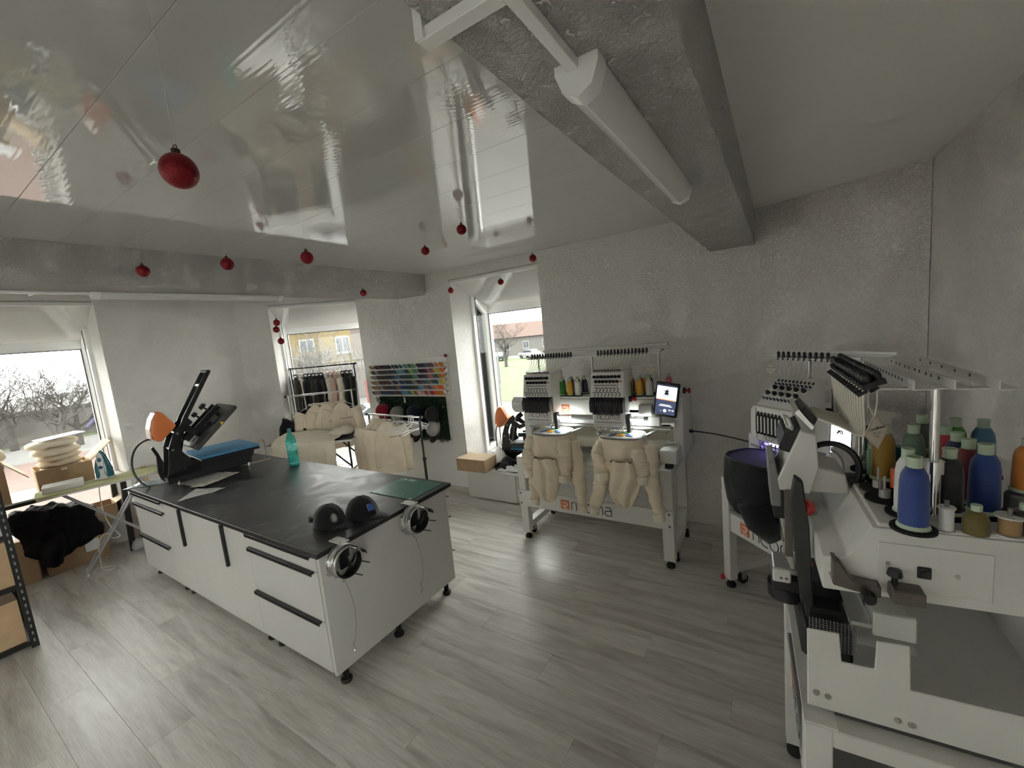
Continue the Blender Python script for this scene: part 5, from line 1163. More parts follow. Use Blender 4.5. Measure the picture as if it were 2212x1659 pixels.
# tall dark hoop-arm panel
MB().prism([(0.000,1.330),(-0.010,1.26),(-0.002,1.13),(0.012,0.955),(0.036,0.940),(0.042,0.955),(0.034,1.18),(0.020,1.315)], 'x', 0.455, 0.485).build('frame_arm_panel', DKM, mn, bev=0.004)
MB().prism([(0.062,1.185),(0.075,1.18),(0.10,1.14),(0.152,1.135),(0.152,1.105),(0.062,1.12)], 'x', 0.60, 0.645).build('clamp_arm', BRM, mn, bev=0.003)
MB().box(0.60, 0.66, 0.168, 0.225, 1.108, 1.142).build('clamp_block', BRM, mn, bev=0.003)
for p0, p1, r_ in (((0.645,0.125,1.118),(0.668,0.125,1.116),0.016), ((0.63,0.178,1.142),(0.63,0.178,1.168),0.015)):
    d_ = (V(p1)-V(p0)).normalized(); MB().cyl(p0, p1, 0.006, n=8).cyl(V(p1)-d_*0.006, V(p1)+d_*0.008, r_, r_*0.8, n=10).build('clamp_knob', BLACK, mn, smooth=True, ang=0.5)
# head
nh = MB().prism([(-0.035,1.287),(0.024,1.440),(0.060,1.427),(0.066,1.33),(0.044,1.25),(-0.03,1.255)], 'x', 0.205, 0.40).build('sewing_head', WHITE, mn, bev=0.003)
MB().prism([(0.044,1.25),(0.06,1.33),(0.13,1.31),(0.14,1.25)], 'x', 0.23, 0.38).build('head_neck', WHITE, mn, bev=0.004)
MB().prism([(0.036,1.505),(0.066,1.468),(0.058,1.450),(0.024,1.492)], 'x', 0.225, 0.375).build('tube_plate', BLACK, nh, bev=0.002)
MB().prism([(0.020,1.500),(0.056,1.448),(0.050,1.440),(0.010,1.490)], 'x', 0.213, 0.392).build('tube_bar', CHROME, nh)
for i in range(12):
    x = 0.22+i*0.0145
    shared('lever_cover', slot_me, BLACK, nh, (x, -0.016, 1.372), rot=(-0.32,0,0), scale=(0.8,1.2,0.52))
    shared('tension_knob', knob_me, CHROME, nh, (x, 0.006, 1.438), rot=(1.1,0,0), scale=(0.5,0.5,0.8))
    shared('needle', needle_me, CHROME, nh, (x, -0.018, 1.045), scale=(1,1,1.6))
    shared('thread_eyelet', spring_me, CHROME, nh, (x, -0.036, 1.27), rot=(0.4,0,0.6), scale=(0.8,0.8,0.8))
    shared('needle_bar_spring', needle_me, STEEL, nh, (x, -0.032, 1.19), scale=(2.2,1.6,1.3))
MB().prism([(-0.052,1.20),(-0.058,1.33),(-0.040,1.345),(-0.026,1.26),(-0.026,1.20)], 'x', 0.21, 0.395).build('needle_case', GREYP, nh, bev=0.003)
MB().prism([(-0.046,1.16),(-0.050,1.255),(-0.004,1.262),(-0.004,1.16)], 'x', 0.30, 0.39).build('needle_case_lower', BLACK, nh, bev=0.004)
MB().box(0.375, 0.40, -0.018, 0.002, 1.045, 1.262).build('case_guide', BRM, nh, bev=0.002)
MB().prism([(-0.018,1.045),(0.002,1.045),(0.012,1.0),(0.0,0.995)], 'x', 0.38, 0.395).build('presser_foot', CHROME, nh)
MB().tube([(0.385,0.012,1.24),(0.385,0.014,1.06)], 0.010, 10).build('drive_rod', BLACK, nh, smooth=True)
MB().tube([(0.395,0.022,1.17),(0.395,0.022,1.07)], 0.004, 8).build('rod_spring', CHROME, nh, smooth=True)
# cylinder arm below the needles
ar = MB().box(0.28, 0.40, -0.055, 0.20, 0.925, 0.975).build('sewing_arm', BLACK, mn, bev=0.008)
MB().box(0.395, 0.404, -0.052, -0.004, 0.958, 1.0).build('hook_cover', WHITE, ar, bev=0.004)
for y in (-0.03,-0.016): MB().cyl((0.404,y,0.975),(0.407,y,0.974),0.004,n=8).build('screw', GREYP, ar)
MB().box(0.30, 0.40, -0.05, 0.04, 0.985, 1.005).build('needle_plate', STEEL, ar, bev=0.003)
MB().cyl((0.34,-0.01,0.885),(0.34,-0.01,0.925),0.055,n=18).build('bobbin_case', BLACK, ar, smooth=True, ang=0.5)
MB().box(0.33, 0.47, 0.025, 0.12, 0.84, 0.935).build('arm_housing', BLACK, mn, bev=0.01)
# cable loop from the head to the body
MB().tube(bez((0.33,0.066,1.375),(0.36,0.12,1.42),(0.38,0.19,1.36),(0.36,0.150,1.275),16), 0.0085, 8).build('cable_sleeve', BLACK, mn, smooth=True)
MB().tube(bez((0.35,0.10,1.372),(0.37,0.13,1.36),(0.38,0.135,1.32),(0.36,0.11,1.28),10), 0.003, 6).build('cable', GREYP, mn, smooth=True)
MB().lathe([(0.03,0),(0.03,0.01),(0.01,0.012)], (0.34,0.15,1.2835), 14).build('cable_gland', BLACK, mn)
# thread tree above the tray
def W2L(p): return MNL.inverted() @ V(p)
ZTR = 1.595
for i, (xa, ya, xb, yb) in enumerate(((0.237,1.64,0.262,1.19),(0.300,1.655,0.325,1.195),(0.364,1.665,0.386,1.19))):
    a, b = W2L((xa,ya,0)), W2L((xb,yb,0)); d_ = (b-a); L = d_.length; ang = math.atan2(d_.y, d_.x)
    rl = MB(frame((a.x,a.y,ZTR), ang)).box(0, L, -0.020, 0.012, 0, 0.0025).box(0, L, -0.0205, -0.018, 0, 0.022).build('thread_tree_rail', WHITE, mn, bev=0.0006)
    n_ = (15, 10, 5)[i]; hm = MB(frame((a.x,a.y,ZTR), ang))
    for k in range(n_): hm.cyl((0.03+k*(L-0.08)/n_+(0.006 if i == 1 and k % 2 else 0), -0.0202, 0.013), (0.03+k*(L-0.08)/n_+(0.006 if i == 1 and k % 2 else 0), -0.0212, 0.013), 0.004, n=8)
    tag(hm.build('rail_holes', BLACK, rl), kind='stuff')
for yw in (1.60, 1.235):
    a, b = W2L((0.175,yw,0)), W2L((0.40,yw+0.01,0)); d_ = b-a
    MB(frame((a.x,a.y,ZTR-0.005), math.atan2(d_.y,d_.x))).box(0, d_.length, -0.010, 0.010, 0, 0.0035).build('tree_arm', WHITE, mn)
for xw, yw in ((0.293,1.26), (0.215,1.595)):
    p = W2L((xw,yw,0))
    MB().cyl((p.x,p.y,1.283),(p.x,p.y,1.405),0.0135,n=16).cyl((p.x,p.y,1.395),(p.x,p.y,1.423),0.0185,n=16).cyl((p.x,p.y,1.42),(p.x,p.y,ZTR),0.0085,n=14).build('tree_pole', CHROME, mn, smooth=True, ang=0.5)
ga, gb_ = W2L((0.150,1.60,0)), W2L((0.172,1.20,0))
for i in range(15):
    p = ga.lerp(gb_, i/14)
    shared('thread_guide', guide_me, BLACK, mn, (p.x, p.y, ZTR+0.004), rot=(0.3,0,0), scale=(1.15,1.3,1.0))
    shared('thread_guide', guide_me, BLACK, mn, (p.x, p.y+0.018, ZTR+0.012), rot=(0.3,0,0), scale=(1.15,1.1,1.0))
    q = V((0.222+i*0.0115, 0.066, 1.472)); p0 = V((p.x, p.y-0.012, ZTR))
    MB().tube(bez(p0, p0+V((0,0.002,-0.16)), q+V((0.02+0.003*i,0.115,-0.03)), q, 12), 0.0028, 5).build('thread_tube', TUBE, mn, smooth=True)
MB(Mx.Translation((0,0,0))).tube([ga+V((0,0.006,ZTR+0.002)), gb_+V((0,0.006,ZTR+0.002))], 0.007, 6).build('guide_bar', BLACK, mn)
# cones, spools and empty felt discs on the tray
ZTY = 1.290
nlist = [(0.247,1.190,'blue','royal blue thread cone at the near front corner of the open tray',0.840,1.019), (0.392,1.325,'blue','royal blue thread cone in the near back part of the open tray',0.840,1.019),
 (0.381,1.385,'darkred','dark red thread cone behind the back royal blue one',0.800,0.980), (0.378,1.450,'navy','navy thread cone behind the dark red one on the open tray',0.800,0.980), (0.372,1.515,'red','red thread cone behind the navy one on the open tray',0.800,0.980),
 (0.415,1.610,'green','green thread cone at the far back of the open tray',0.800,0.980), (0.468,1.605,'sky','sky blue thread cone at the far right back of the open tray',0.800,0.980), (0.327,1.295,'black','black thread cone right of the tall chrome pole',0.800,0.980),
 (0.305,1.487,'sage','sage green thread cone left of the tall chrome pole',0.800,1.029), (0.348,1.610,'dkgrey','dark grey thread cone behind the sage green one',0.800,1.029), (0.246,1.500,'gold','ochre thread cone behind the hanging certificate',0.864,0.980),
 (0.253,1.275,'white','white thread cone hidden behind the front royal blue one',0.760,0.980), (0.462,1.335,'orange','orange thread cone on a grey stand at the right edge of the tray',0.85,0.75)]
for x, y, c, lb, s_, sz in nlist:
    cone((x, y, ZTY+(0.055 if c == 'orange' else 0)), c, lb, s_, sz, group='thread cones on the open tray')
    p = W2L((x,y,0)); MB().lathe([(0.040,0),(0.040,0.006),(0.01,0.0065)], (p.x,p.y,1.2832), 18).build('felt_disc', DISC, mn)
for x, y in ((0.222,1.579),(0.224,1.425),(0.226,1.355)):
    p = W2L((x,y,0)); d_ = MB().lathe([(0.040,0),(0.040,0.006),(0.01,0.0065)], (p.x,p.y,1.2832), 18).build('felt_disc', DISC, mn)
    MB().cyl((p.x,p.y,1.289),(p.x,p.y,1.31),0.012,n=12).cyl((p.x,p.y,1.31),(p.x,p.y,1.345),0.003,n=6).build('spool_pin', mat('clear_acrylic', (0.45,0.44,0.42), 0.2), d_)
p = W2L((0.462,1.335,0)); MB().lathe([(0.035,0),(0.035,0.05),(0.03,0.055)], (p.x,p.y,1.2832), 16).build('spool_stand', GREYP, mn)
def mini(x, y, c, label, prof, flange=None):
    t = thing('thread_spool', label, 'thread spool', (x, y, 1.2835), rz=0, group='small spools on the open tray')
    MB().lathe(prof, n=18).build('thread', THR[c], t, smooth=True, ang=0.8)
    if flange:
        for z in flange[1]: MB().lathe([(flange[0],z),(flange[0],z+0.003)], n=18).build('flange', mat('white_flange', (0.68,0.68,0.66), 0.4), t)
        MB().cyl((0,0,0),(0,0,flange[1][-1]+0.018),0.004,n=8).build('pin', GREYP, t)
    else: MB().cyl((0,0,prof[-1][1]-0.005),(0,0,prof[-1][1]+0.012),0.009,n=12).build('spool_tip', CORE, t)
    return t
mini(0.302,1.203,'white','small white spool on a peg at the front of the open tray', [(0.012,0.004),(0.012,0.052),(0.014,0.056)], (0.0150,(0.0,0.052)))
mini(0.349,1.212,'olive','small olive thread cone at the front of the open tray', [(0.021,0.0),(0.021,0.03),(0.016,0.045),(0.008,0.051)])
mini(0.399,1.218,'tan','flanged metallic gold spool at the front right of the open tray', [(0.017,0.006),(0.017,0.042)], (0.023,(0.002,0.042)))
mini(0.424,1.232,'brown','dark spool cut by the right edge of the picture', [(0.02,0.0),(0.02,0.05),(0.012,0.055)])
mini(0.262,1.420,'fire','small orange red spool standing behind the white cone', [(0.015,0.012),(0.015,0.058),(0.011,0.064)], (0.013,(0.0,)))
mini(0.292,1.545,'teal','small teal thread cone between the ochre and sage cones', [(0.023,0.012),(0.023,0.075),(0.016,0.09)], (0.024,(0.0,)))
mini(0.226,1.530,'mint','small mint spool left of the ochre cone', [(0.011,0.0),(0.011,0.08),(0.008,0.085)])
mini(0.338,1.540,'dkgreen','small dark green spool behind the sage cone', [(0.016,0.0),(0.016,0.07),(0.01,0.075)])
diamond_tag('large diamond certificate card hanging from the nearest machine thread tree', (0.172,1.215,1.594), (0.188,1.225,1.492), RZ(math.radians(38)) @ RY(math.radians(-8)), 0.031, 2, 1.3)
# ================================================================= wall thread rack
PAL = {'b':('beige',(0.42,0.33,0.22)),'t':('tan',(0.26,0.17,0.08)),'n':('dark brown',(0.022,0.012,0.010)),'r':('russet',(0.10,0.022,0.012)),'k':('black',(0.010,0.010,0.012)),'o':('dark olive',(0.035,0.026,0.010)),'s':('steel blue',(0.06,0.15,0.22)),'u':('navy',(0.010,0.022,0.09)),'v':('violet',(0.020,0.012,0.055)),'c':('aqua',(0.13,0.34,0.36)),'d':('dark green',(0.008,0.045,0.028)),'g':('sea green',(0.10,0.28,0.17)),'l':('lime green',(0.30,0.50,0.10)),'m':('mauve',(0.20,0.10,0.12)),'p':('pink',(0.48,0.17,0.22)),'f':('orange',(0.62,0.21,0.02)),'x':('neon orange',(0.85,0.12,0.01)),'y':('yellow',(0.62,0.52,0.08)),'w':('white',(0.68,0.68,0.66)),'e':('teal',(0.012,0.13,0.14)),'q':('crimson',(0.28,0.012,0.05)),'z':('cream',(0.58,0.46,0.24)),'a':('grey',(0.22,0.23,0.24)),'i':('cobalt blue',(0.012,0.04,0.24)),'j':('sky blue',(0.10,0.25,0.50)),'h':('salmon',(0.55,0.16,0.11))}
PM = {k: mat('spool_'+n.replace(' ', '_'), c, 0.55, var=0.12, vs=40, sheen=0.3) for k, (n, c) in PAL.items()}
rows = ['bt.nnrnnnnkk.osd.u.gggdgg.vvvvsmmm.f.ff', 'ykkaannnnnoovvuuccccsuullgg.vvvvqpmmyyzfx', 'btaakrnnnnnkkuusssuddddddgg.vvvvvmphmeefff', 'ttttbrnrnnrr.avv.auusuudda.avvqeeemaeee.zyy', 'tt.tt.arrrnuuuvttiiiuddddrrjj.mhempfzxxxw', 'kttaauuuuuuuuqoodjjjgdllqpwzzpqzqqxxfffw']
sp_me = MB().lathe([(0.006,0.0),(0.0155,0.003),(0.0150,0.030),(0.0125,0.048),(0.006,0.052),(0.005,0.060),(0.003,0.060)], n=10).mesh('rack_spool', smooth=True)
rk = thing('thread_rack', 'white wall rack of six rows of small thread spools beside the corner', 'rack', (-3.76, 3.52, 1.18))
axd = V((0, -0.72, 0.69)); RA = 0.665
ROWN = ['top', 'second', 'third', 'fourth', 'fifth', 'bottom']
def ordn(i): return '%d%s' % (i, 'th' if 10 <= i % 100 <= 20 else {1:'st',2:'nd',3:'rd'}.get(i % 10, 'th'))
srot = V((0,0,1)).rotation_difference(axd).to_euler()
for k, rw in enumerate(rows):
    zb = 1.507-k*0.0645; yb = 3.522
    st = MB().add([(-4.40,yb+0.012,zb-0.030),(-3.14,yb+0.012,zb-0.030),(-3.14,yb-0.034,zb-0.006-0.030),(-4.40,yb-0.034,zb-0.006-0.030)]+[(-4.40,yb+0.030,zb+0.012),(-3.14,yb+0.030,zb+0.012),(-3.14,yb-0.030,zb-0.034),(-4.40,yb-0.030,zb-0.034)], [(0,1,2,3),(4,7,6,5),(0,4,5,1),(1,5,6,2),(2,6,7,3),(3,7,4,0)]).build('shelf', WHITE, rk)
    n = len(rw); cnt = 0
    for i, ch in enumerate(rw):
        x = -4.375+i*(1.215/(n-1))
        if ch == '.': 
            if i % 3 == 0: MB().cyl((x,yb,zb-0.015), V((x,yb,zb-0.015))+axd*0.05, 0.002, n=5).build('peg', PVC, rk)
            continue
        cnt += 1
        o = bpy.data.objects.new('thread_spool', sp_me); C.objects.link(o); o.location = (x, yb-0.004, zb-0.012); o.rotation_euler = srot
        if not sp_me.materials: sp_me.materials.append(PM['k'])
        o.material_slots[0].link = 'OBJECT'; o.material_slots[0].material = PM[ch]
        tag(o, '%s spool, %s from the left in the %s row of the wall rack' % (PAL[ch][0], ordn(cnt), ROWN[k]), 'thread spool', 'small spools in the wall thread rack')
zz = [(3.553,1.60),(3.545,1.60)]
for k in range(6): zb = 1.507-k*0.0645; zz += [(3.535,zb+0.030),(3.482,zb-0.004),(3.530,zb-0.030)]
zz += [(3.52,1.13),(3.553,1.13)]
MB().prism(zz, 'x', -3.138, -3.126).build('end_panel', WHITE, rk)
MB().box(-4.41, -3.12, 3.545, 3.554, 1.155, 1.60).build('back_board', WHITE, rk)
MB().box(-4.41, -3.12, 3.50, 3.545, 1.152, 1.160).build('bottom_shelf', WHITE, rk)
tag(MB().ell((-3.132,3.535,1.605),0.02,0.018,0.018).build('pincushion', mat('dark_red_felt', (0.20,0.01,0.015), 0.9), smooth=True), 'small dark red pincushion on top of the thread rack end', 'pincushion')
# ---- artificial hedge panel with caps
LEAF = mat('hedge_leaf', (0.018,0.050,0.022), 0.6, var=0.5, vs=50)
hg = thing('hedge_panel', 'dark green artificial hedge panel hung under the thread rack', 'hedge panel', (-3.77, 3.53, 0.62))
MB().box(-4.325, -3.215, 3.538, 3.553, 0.625, 1.135).build('backing', mat('dark_green_mesh', (0.012,0.03,0.015), 0.9), hg)
lf = MB(); rnd = random.Random(12); vsL = []; fsL = []
for i in range(5200):
    x = rnd.uniform(-4.335,-3.205); z = rnd.uniform(0.61,1.145); y = 3.54-rnd.uniform(0,0.04)
    d = V((rnd.uniform(-1,1), rnd.uniform(-0.9,-0.05), rnd.uniform(-0.6,1))).normalized(); s_ = d.orthogonal().normalized(); s_.rotate(Mx.Rotation(rnd.uniform(0,6.28),3,d))
    L = rnd.uniform(0.018,0.032); p = V((x,y,z)); o = len(vsL)
    vsL += [p, p+d*L*0.5+s_*0.008, p+d*L, p+d*L*0.5-s_*0.008]; fsL.append((o,o+1,o+2,o+3))
lf.add(vsL, fsL); tag(lf.build('leaves', LEAF, hg), kind='stuff')
CAPROT = Mx(((0,1,0),(-0.45,0,-0.893),(-0.893,0,0.45))).to_euler()
def wallcap(x, z, col, bill, label, under=None, y=3.49, badge=None):
    t = thing('baseball_cap', label, 'cap', (x, y, z), rot=CAPROT, group='caps hung on the hedge panel')
    c = cap(t, Mx.Identity(4), col, bill, under=under)
    if badge: MB().ell((0.088,0,0.028),0.004,0.03,0.010,12,6).build('badge', badge, c)
    return t
REDC = cloth('red_twill', (0.26,0.012,0.03)); GRYC = cloth('grey_twill', (0.30,0.29,0.28)); LGRYC = cloth('light_grey_twill', (0.40,0.39,0.38)); NVYC = cloth('navy_twill', (0.010,0.013,0.035)); WHTC = cloth('white_twill', (0.62,0.60,0.58)); ORU = mat('orange_peak_lining', (0.62,0.40,0.20), 0.8)
wallcap(-4.21, 0.955, REDC, REDC, 'red baseball cap at the left of the hedge panel')
wallcap(-3.95, 0.925, GRYC, GRYC, 'grey baseball cap right of the red one on the hedge panel')
wallcap(-3.94, 0.775, LGRYC, BLKCAP, 'pale grey cap with black peak below the grey one', y=3.47)
wallcap(-3.665, 0.945, NVYC, NVYC, 'navy baseball cap in the upper row of the hedge panel')
wallcap(-3.63, 0.765, WHTC, BLKCAP, 'white cap with a wide black peak under the navy one', y=3.47)
wallcap(-3.365, 0.93, BLKCAP, BLKCAP, 'black baseball cap with a silver badge at the right of the hedge panel', badge=SILV)
wallcap(-3.36, 0.775, GRYC, BLKCAP, 'grey cap with a cream-lined peak below the black one', under=ORU, y=3.47)
for x, z in ((-4.335,1.11),(-3.83,1.11)): tag(MB().box(x-0.012,x+0.012,3.495,3.50,z-0.04,z+0.03).build('price_tag', mat('tag_tan', (0.42,0.33,0.22), 0.8) if x < -4 else PAPER), 'small tan tag at the top left of the hedge panel' if x < -4 else 'white paper tag at the top middle of the hedge panel', 'tag')
tag(MB().box(-3.115,-3.075,3.543,3.554,1.085,1.135).build('wall_switch', WHITE, bev=0.003), 'white light switch low on the wall by the hedge panel', 'switch')

# ================================================================= clothes rails
def hanger(par, M, mt, w_=0.20, hook=0.07):
    MB(M).tube([(0,0,0)]+[(0.014*sin(a), 0, hook-0.014+0.014*cos(a)*-1+0.014) for a in (0.3,0.9,1.6,2.3,3.0,3.6)][:0]+[(0,0,hook*0.6),(0.010,0,hook*0.75),(0.012,0,hook*0.9),(0.004,0,hook),(-0.008,0,hook*0.97)], 0.002, 5).build('hook', CHROME if mt is not PVC else mt, par)
    MB(M).tube([(0,0,0),(-w_*0.5,0,-0.035),(-w_,0,-0.085),(-w_*0.96,0,-0.095),(0,0,-0.088),(w_*0.96,0,-0.095),(w_,0,-0.085),(w_*0.5,0,-0.035)], 0.0026, 5, True).build('hanger_frame', mt, par)
def garment(loc, rz, w_, L, d, mt, label, seed=0, sleeve=0.52, group=None, name='sweatshirt', cat='sweatshirt', hook=0.07, hm=None, prnt=None, sag=0.0):
    """top on a hanger; loc is where the hook meets the rail, local -y is the front"""
    t = thing(name, label, cat, loc, rz=rz, group=group)
    hz = -hook
    hanger(t, Mx.Translation((0,0,hz)), hm or BLACK, w_*0.78, hook)
    def hw(v): return w_*(0.34+0.54*min(1, v/0.16)**0.75)+w_*0.20*v
    def body(u, v):
        a = 2*PI*u; c, s_ = cos(a), sin(a)
        x = hw(v)*math.copysign(abs(c)**0.8, c)*0.86; dd = d*(0.55+0.45*min(1, v*3))
        drop = 0.012+0.15*(abs(x)/w_)**1.3*max(0.0, 1-v*2.2)
        return V((x, dd*s_*(1+0.25*sin(a*4+seed)*v), hz-0.008-drop-L*v))
    bd = MB().grid(body, 44, 18).wrinkle(0.012, 10, seed).build('body', mt, t, smooth=True, ang=3)
    MB().tube([(w_*0.30*cos(2*PI*i/16), d*0.62*sin(2*PI*i/16)-0.004, hz-0.012-0.012*(sin(2*PI*i/16) < 0)*abs(sin(2*PI*i/16))) for i in range(16)], 0.007, 6, True).build('collar', mt, bd, smooth=True)
    if sleeve:
        for s_ in (-1, 1):
            P = [V((s_*w_*0.74,0,hz-0.105)), V((s_*w_*0.93,-0.005,hz-0.20)), V((s_*w_*1.02,-0.012,hz-0.36)), V((s_*w_*1.0,-0.02,hz-0.105-sleeve))]
            q = []; R_ = []
            for i in range(19): 
                f = i/18*3; k = min(int(f),2); f -= k; q.append(P[k].lerp(P[k+1], f)); R_.append((0.070,0.062,0.052,0.040)[k]*(1-f)+(0.070,0.062,0.052,0.040)[k+1]*f)
            m = MB().tube(q, R_, 12); m.v = [V((p.x, p.y*0.62, p.z)) for p in m.v]
            m.wrinkle(0.012, 12, seed+s_).build('sleeve', mt, t, smooth=True, ang=2)
    if prnt:
        m = MB()
        for i in range(prnt[2]):
            m.tube([(prnt[0]+i*0.017+0.008*j/4+0.002*sin(j*2+i), -d*1.12-0.012, hz-prnt[1]+0.008*sin(j*1.7+i*2.1)) for j in range(5)], 0.0022, 4)
        m.build('embroidered_script', mat('maroon_thread', (0.13,0.02,0.03), 0.7), bd)
    return t
def rail(a, b, z, mt, label, pm=None, posts=(True, True), base=0.38, knob=None, split=None):
    a, b = V(a), V(b); t = thing('clothes_rail', label, 'clothes rail', ((a.x+b.x)/2, (a.y+b.y)/2, 0))
    d = (b-a).to_3d().normalized(); nrm = V((-d.y, d.x, 0))
    A, B = V((a.x,a.y,z)), V((b.x,b.y,z))
    MB().cyl(A-d*0.03, B+d*0.03, 0.011, n=12).build('hanging_bar', mt, t, smooth=True)
    for e in (A-d*0.03, B+d*0.03): MB().cyl(e-d*0.012, e+d*0.012, 0.016, n=12).build('end_cap', BLACK, t, smooth=True)
    for p in (A, B):
        q = V((p.x,p.y,0))
        MB().cyl(q+V((0,0,0.05)), q+V((0,0,z*0.55)), 0.014, n=12).build('lower_post', BLACKM, t, smooth=True)
        MB().cyl(q+V((0,0,z*0.55)), p, 0.0105, n=12).build('upper_post', pm or mt, t, smooth=True)
        MB().cyl(q+V((0,0,z*0.55-0.02)), q+V((0,0,z*0.55+0.012)), 0.018, n=12).cyl(q+V((0,0,z*0.55)), q+V((0,0,z*0.55))+d*0.04, 0.006, n=8).build('height_clamp', BLACK, t, smooth=True)
        MB().cyl(q-nrm*base/2+V((0,0,0.045)), q+nrm*base/2+V((0,0,0.045)), 0.012, n=10).build('foot_bar', BLACKM, t, smooth=True)
        for s_ in (-1,1): MB().ell(q+nrm*s_*base/2+V((0,0,0.022)),0.014,0.022,0.022,10,6).build('castor', RUBBER, t)
    return t
R1A, R1B, Z1 = (-5.53,3.12), (-4.66,3.47), 1.585
rail(R1A, R1B, Z1, BLACKM, 'black clothes rail of dark garments in the corner window')
KHAKI = cloth('dark_khaki_cloth', (0.035,0.032,0.020)); CHARC = cloth('charcoal_denim', (0.016,0.019,0.022)); BLUSH = cloth('blush_jersey', (0.62,0.44,0.38)); PINKF = cloth('pale_pink_jersey', (0.66,0.47,0.44)); IVORY = cloth('ivory_jersey', (0.70,0.66,0.57)); DKOL = cloth('very_dark_olive', (0.014,0.016,0.010))
g1 = [(0.07,KHAKI,0.50,'dark khaki jacket first on the black rail'),(0.14,IVORY,0.42,'ivory sweatshirt second on the black rail'),(0.22,CHARC,0.50,'charcoal denim jacket third on the black rail'),(0.29,KHAKI,0.50,'khaki trimmed black jacket fourth on the black rail'),(0.35,BLACKF,0.52,'black hoodie fifth on the black rail'),(0.41,BLACKF,0.50,'black sweatshirt sixth on the black rail'),(0.47,BLACKF,0.52,'black jacket with raised shoulder left of the ivory hoodie'),(0.56,IVORY,0.44,'ivory hoodie in the middle of the black rail'),(0.62,BLUSH,0.42,'blush sweatshirt right of the ivory hoodie'),(0.69,PINKF,0.44,'pale pink sweatshirt hanging on the black rail'),(0.75,BEIGE2,0.46,'ecru sweatshirt right of the pale pink one'),(0.81,CHARC,0.48,'charcoal sweatshirt near the right end of the black rail'),(0.88,BLACKF,0.54,'black coat second from the right on the black rail'),(0.94,DKOL,0.56,'very dark olive coat last on the black rail')]
ra = math.atan2(R1B[1]-R1A[1], R1B[0]-R1A[0])
for i, (f, m_, L, lb) in enumerate(g1):
    p = V(R1A)*(1-f)+V(R1B)*f
    garment((p.x,p.y,Z1+0.012), ra-PI/2+0.75+0.12*sin(i*2.3), 0.21, L+0.06, 0.045, m_, lb, i+1, 0.46, 'garments on the black rail', 'hanging_garment', 'garment', hook=0.085)
R2A, R2B, Z2 = (-5.07,2.78), (-4.50,3.26), 1.27
rail(R2A, R2B, Z2, CHROME, 'chrome clothes rail with cream sweatshirts in front of the corner window')
for i, (f, off, lb, pr_) in enumerate(((0.40,0,'cream sweatshirt farthest left on the chrome rail',None),(0.58,0,'cream sweatshirt in the middle of the chrome rail',(0.02,0.24,3)),(0.82,0,'cream crew-neck sweatshirt with dark lettering at the right of the chrome rail',(-0.03,0.22,9)))):
    p = V(R2A)*(1-f)+V(R2B)*f
    garment((p.x+0.02,p.y-0.03,Z2-0.01), math.radians(50), 0.20, 0.56, 0.045, BEIGE, lb, 20+i, 0.50, 'cream sweatshirts on the chrome rail', hm=PVC, prnt=pr_, hook=0.10)
garment((-4.93,2.86,Z2-0.02), math.radians(42), 0.26, 0.60, 0.06, BLACKF, 'black garment hanging behind the cream sweatshirts on the chrome rail', 31, 0.45, None, 'hanging_garment', 'garment', hook=0.16)
R3A, R3B, Z3 = (-4.06,3.13), (-3.20,3.09), 1.0
rail(R3A, R3B, Z3, CHROME, 'low chrome clothes rail in front of the hedge panel', BLACKM, base=0.40)
for i, (f, lb, pr_) in enumerate(((0.10,'cream sweatshirt at the far left of the low rail',None),(0.20,'cream sweatshirt second on the low rail',None),(0.34,'cream hoodie with dark red script in front on the low rail',(0.03,0.20,7)))):
    p = V(R3A)*(1-f)+V(R3B)*f
    garment((p.x,p.y,Z3+0.012), math.radians(46), 0.205, 0.55+0.03*i, 0.045, BEIGE, lb, 40+i, 0.52, 'cream tops on the low rail', hm=PVC, prnt=pr_, hook=0.06)
for i in range(13):
    f = 0.50+0.04*i if i < 4 else 0.80+0.012*(i-4); p = V(R3A)*(1-f)+V(R3B)*f
    t = thing('wire_hanger', '%s white wire hanger on the low rail, counted from the hoodie' % ordn(i+1), 'hanger', (p.x,p.y,Z3+0.012), rot=(0.05*sin(i*3.1), 0.10*sin(i*1.7), math.radians(40+(i*23) % 40 if i < 4 else 25+i*7)), group='empty white hangers on the low rail')
    hanger(t, Mx.Translation((0,0,-0.07)), PVC, 0.20, 0.07)

# ---- folding table with a draped shirt
FT0, FTd, FTn, FL, FD, FZ = V((-4.87,2.30,0)), V((0.848,0.530,0)), V((-0.530,0.848,0)), 1.00, 0.44, 0.78
FTM = frame(FT0, math.atan2(FTd.y, FTd.x))
ft = thing('folding_table', 'black-topped folding table with aluminium edge behind the island', 'table', FT0+FTd*0.5+FTn*0.2)
MB(FTM).box(0.006,FL-0.006,0.006,FD-0.006,FZ-0.014,FZ).build('table_top', BLACKM, ft)
for bx in ((0,FL,0,0.006),(0,FL,FD-0.006,FD),(0,0.006,0.006,FD-0.006),(FL-0.006,FL,0.006,FD-0.006)): MB(FTM).box(*bx,FZ-0.022,FZ+0.001).build('edge_rail', mat('edge_aluminium', (0.72,0.72,0.70), 0.35, metal=0.6), ft, bev=0.001)
for x in (0.10, FL-0.06):
    for y in (0.05, FD-0.05): MB(FTM).cyl((x,y,0.0),(x,y,FZ-0.022),0.011,n=10).build('leg', BLACKM, ft, smooth=True)
    MB(FTM).cyl((x,0.05,0.42),(x,FD-0.05,0.42),0.009,n=8).build('leg_stretcher', BLACKM, ft)
for y in (0.05, FD-0.05): MB(FTM).cyl((FL-0.06,y,0.46),(FL-0.36,y,FZ-0.024),0.009,n=8).build('brace', BLACKM, ft)
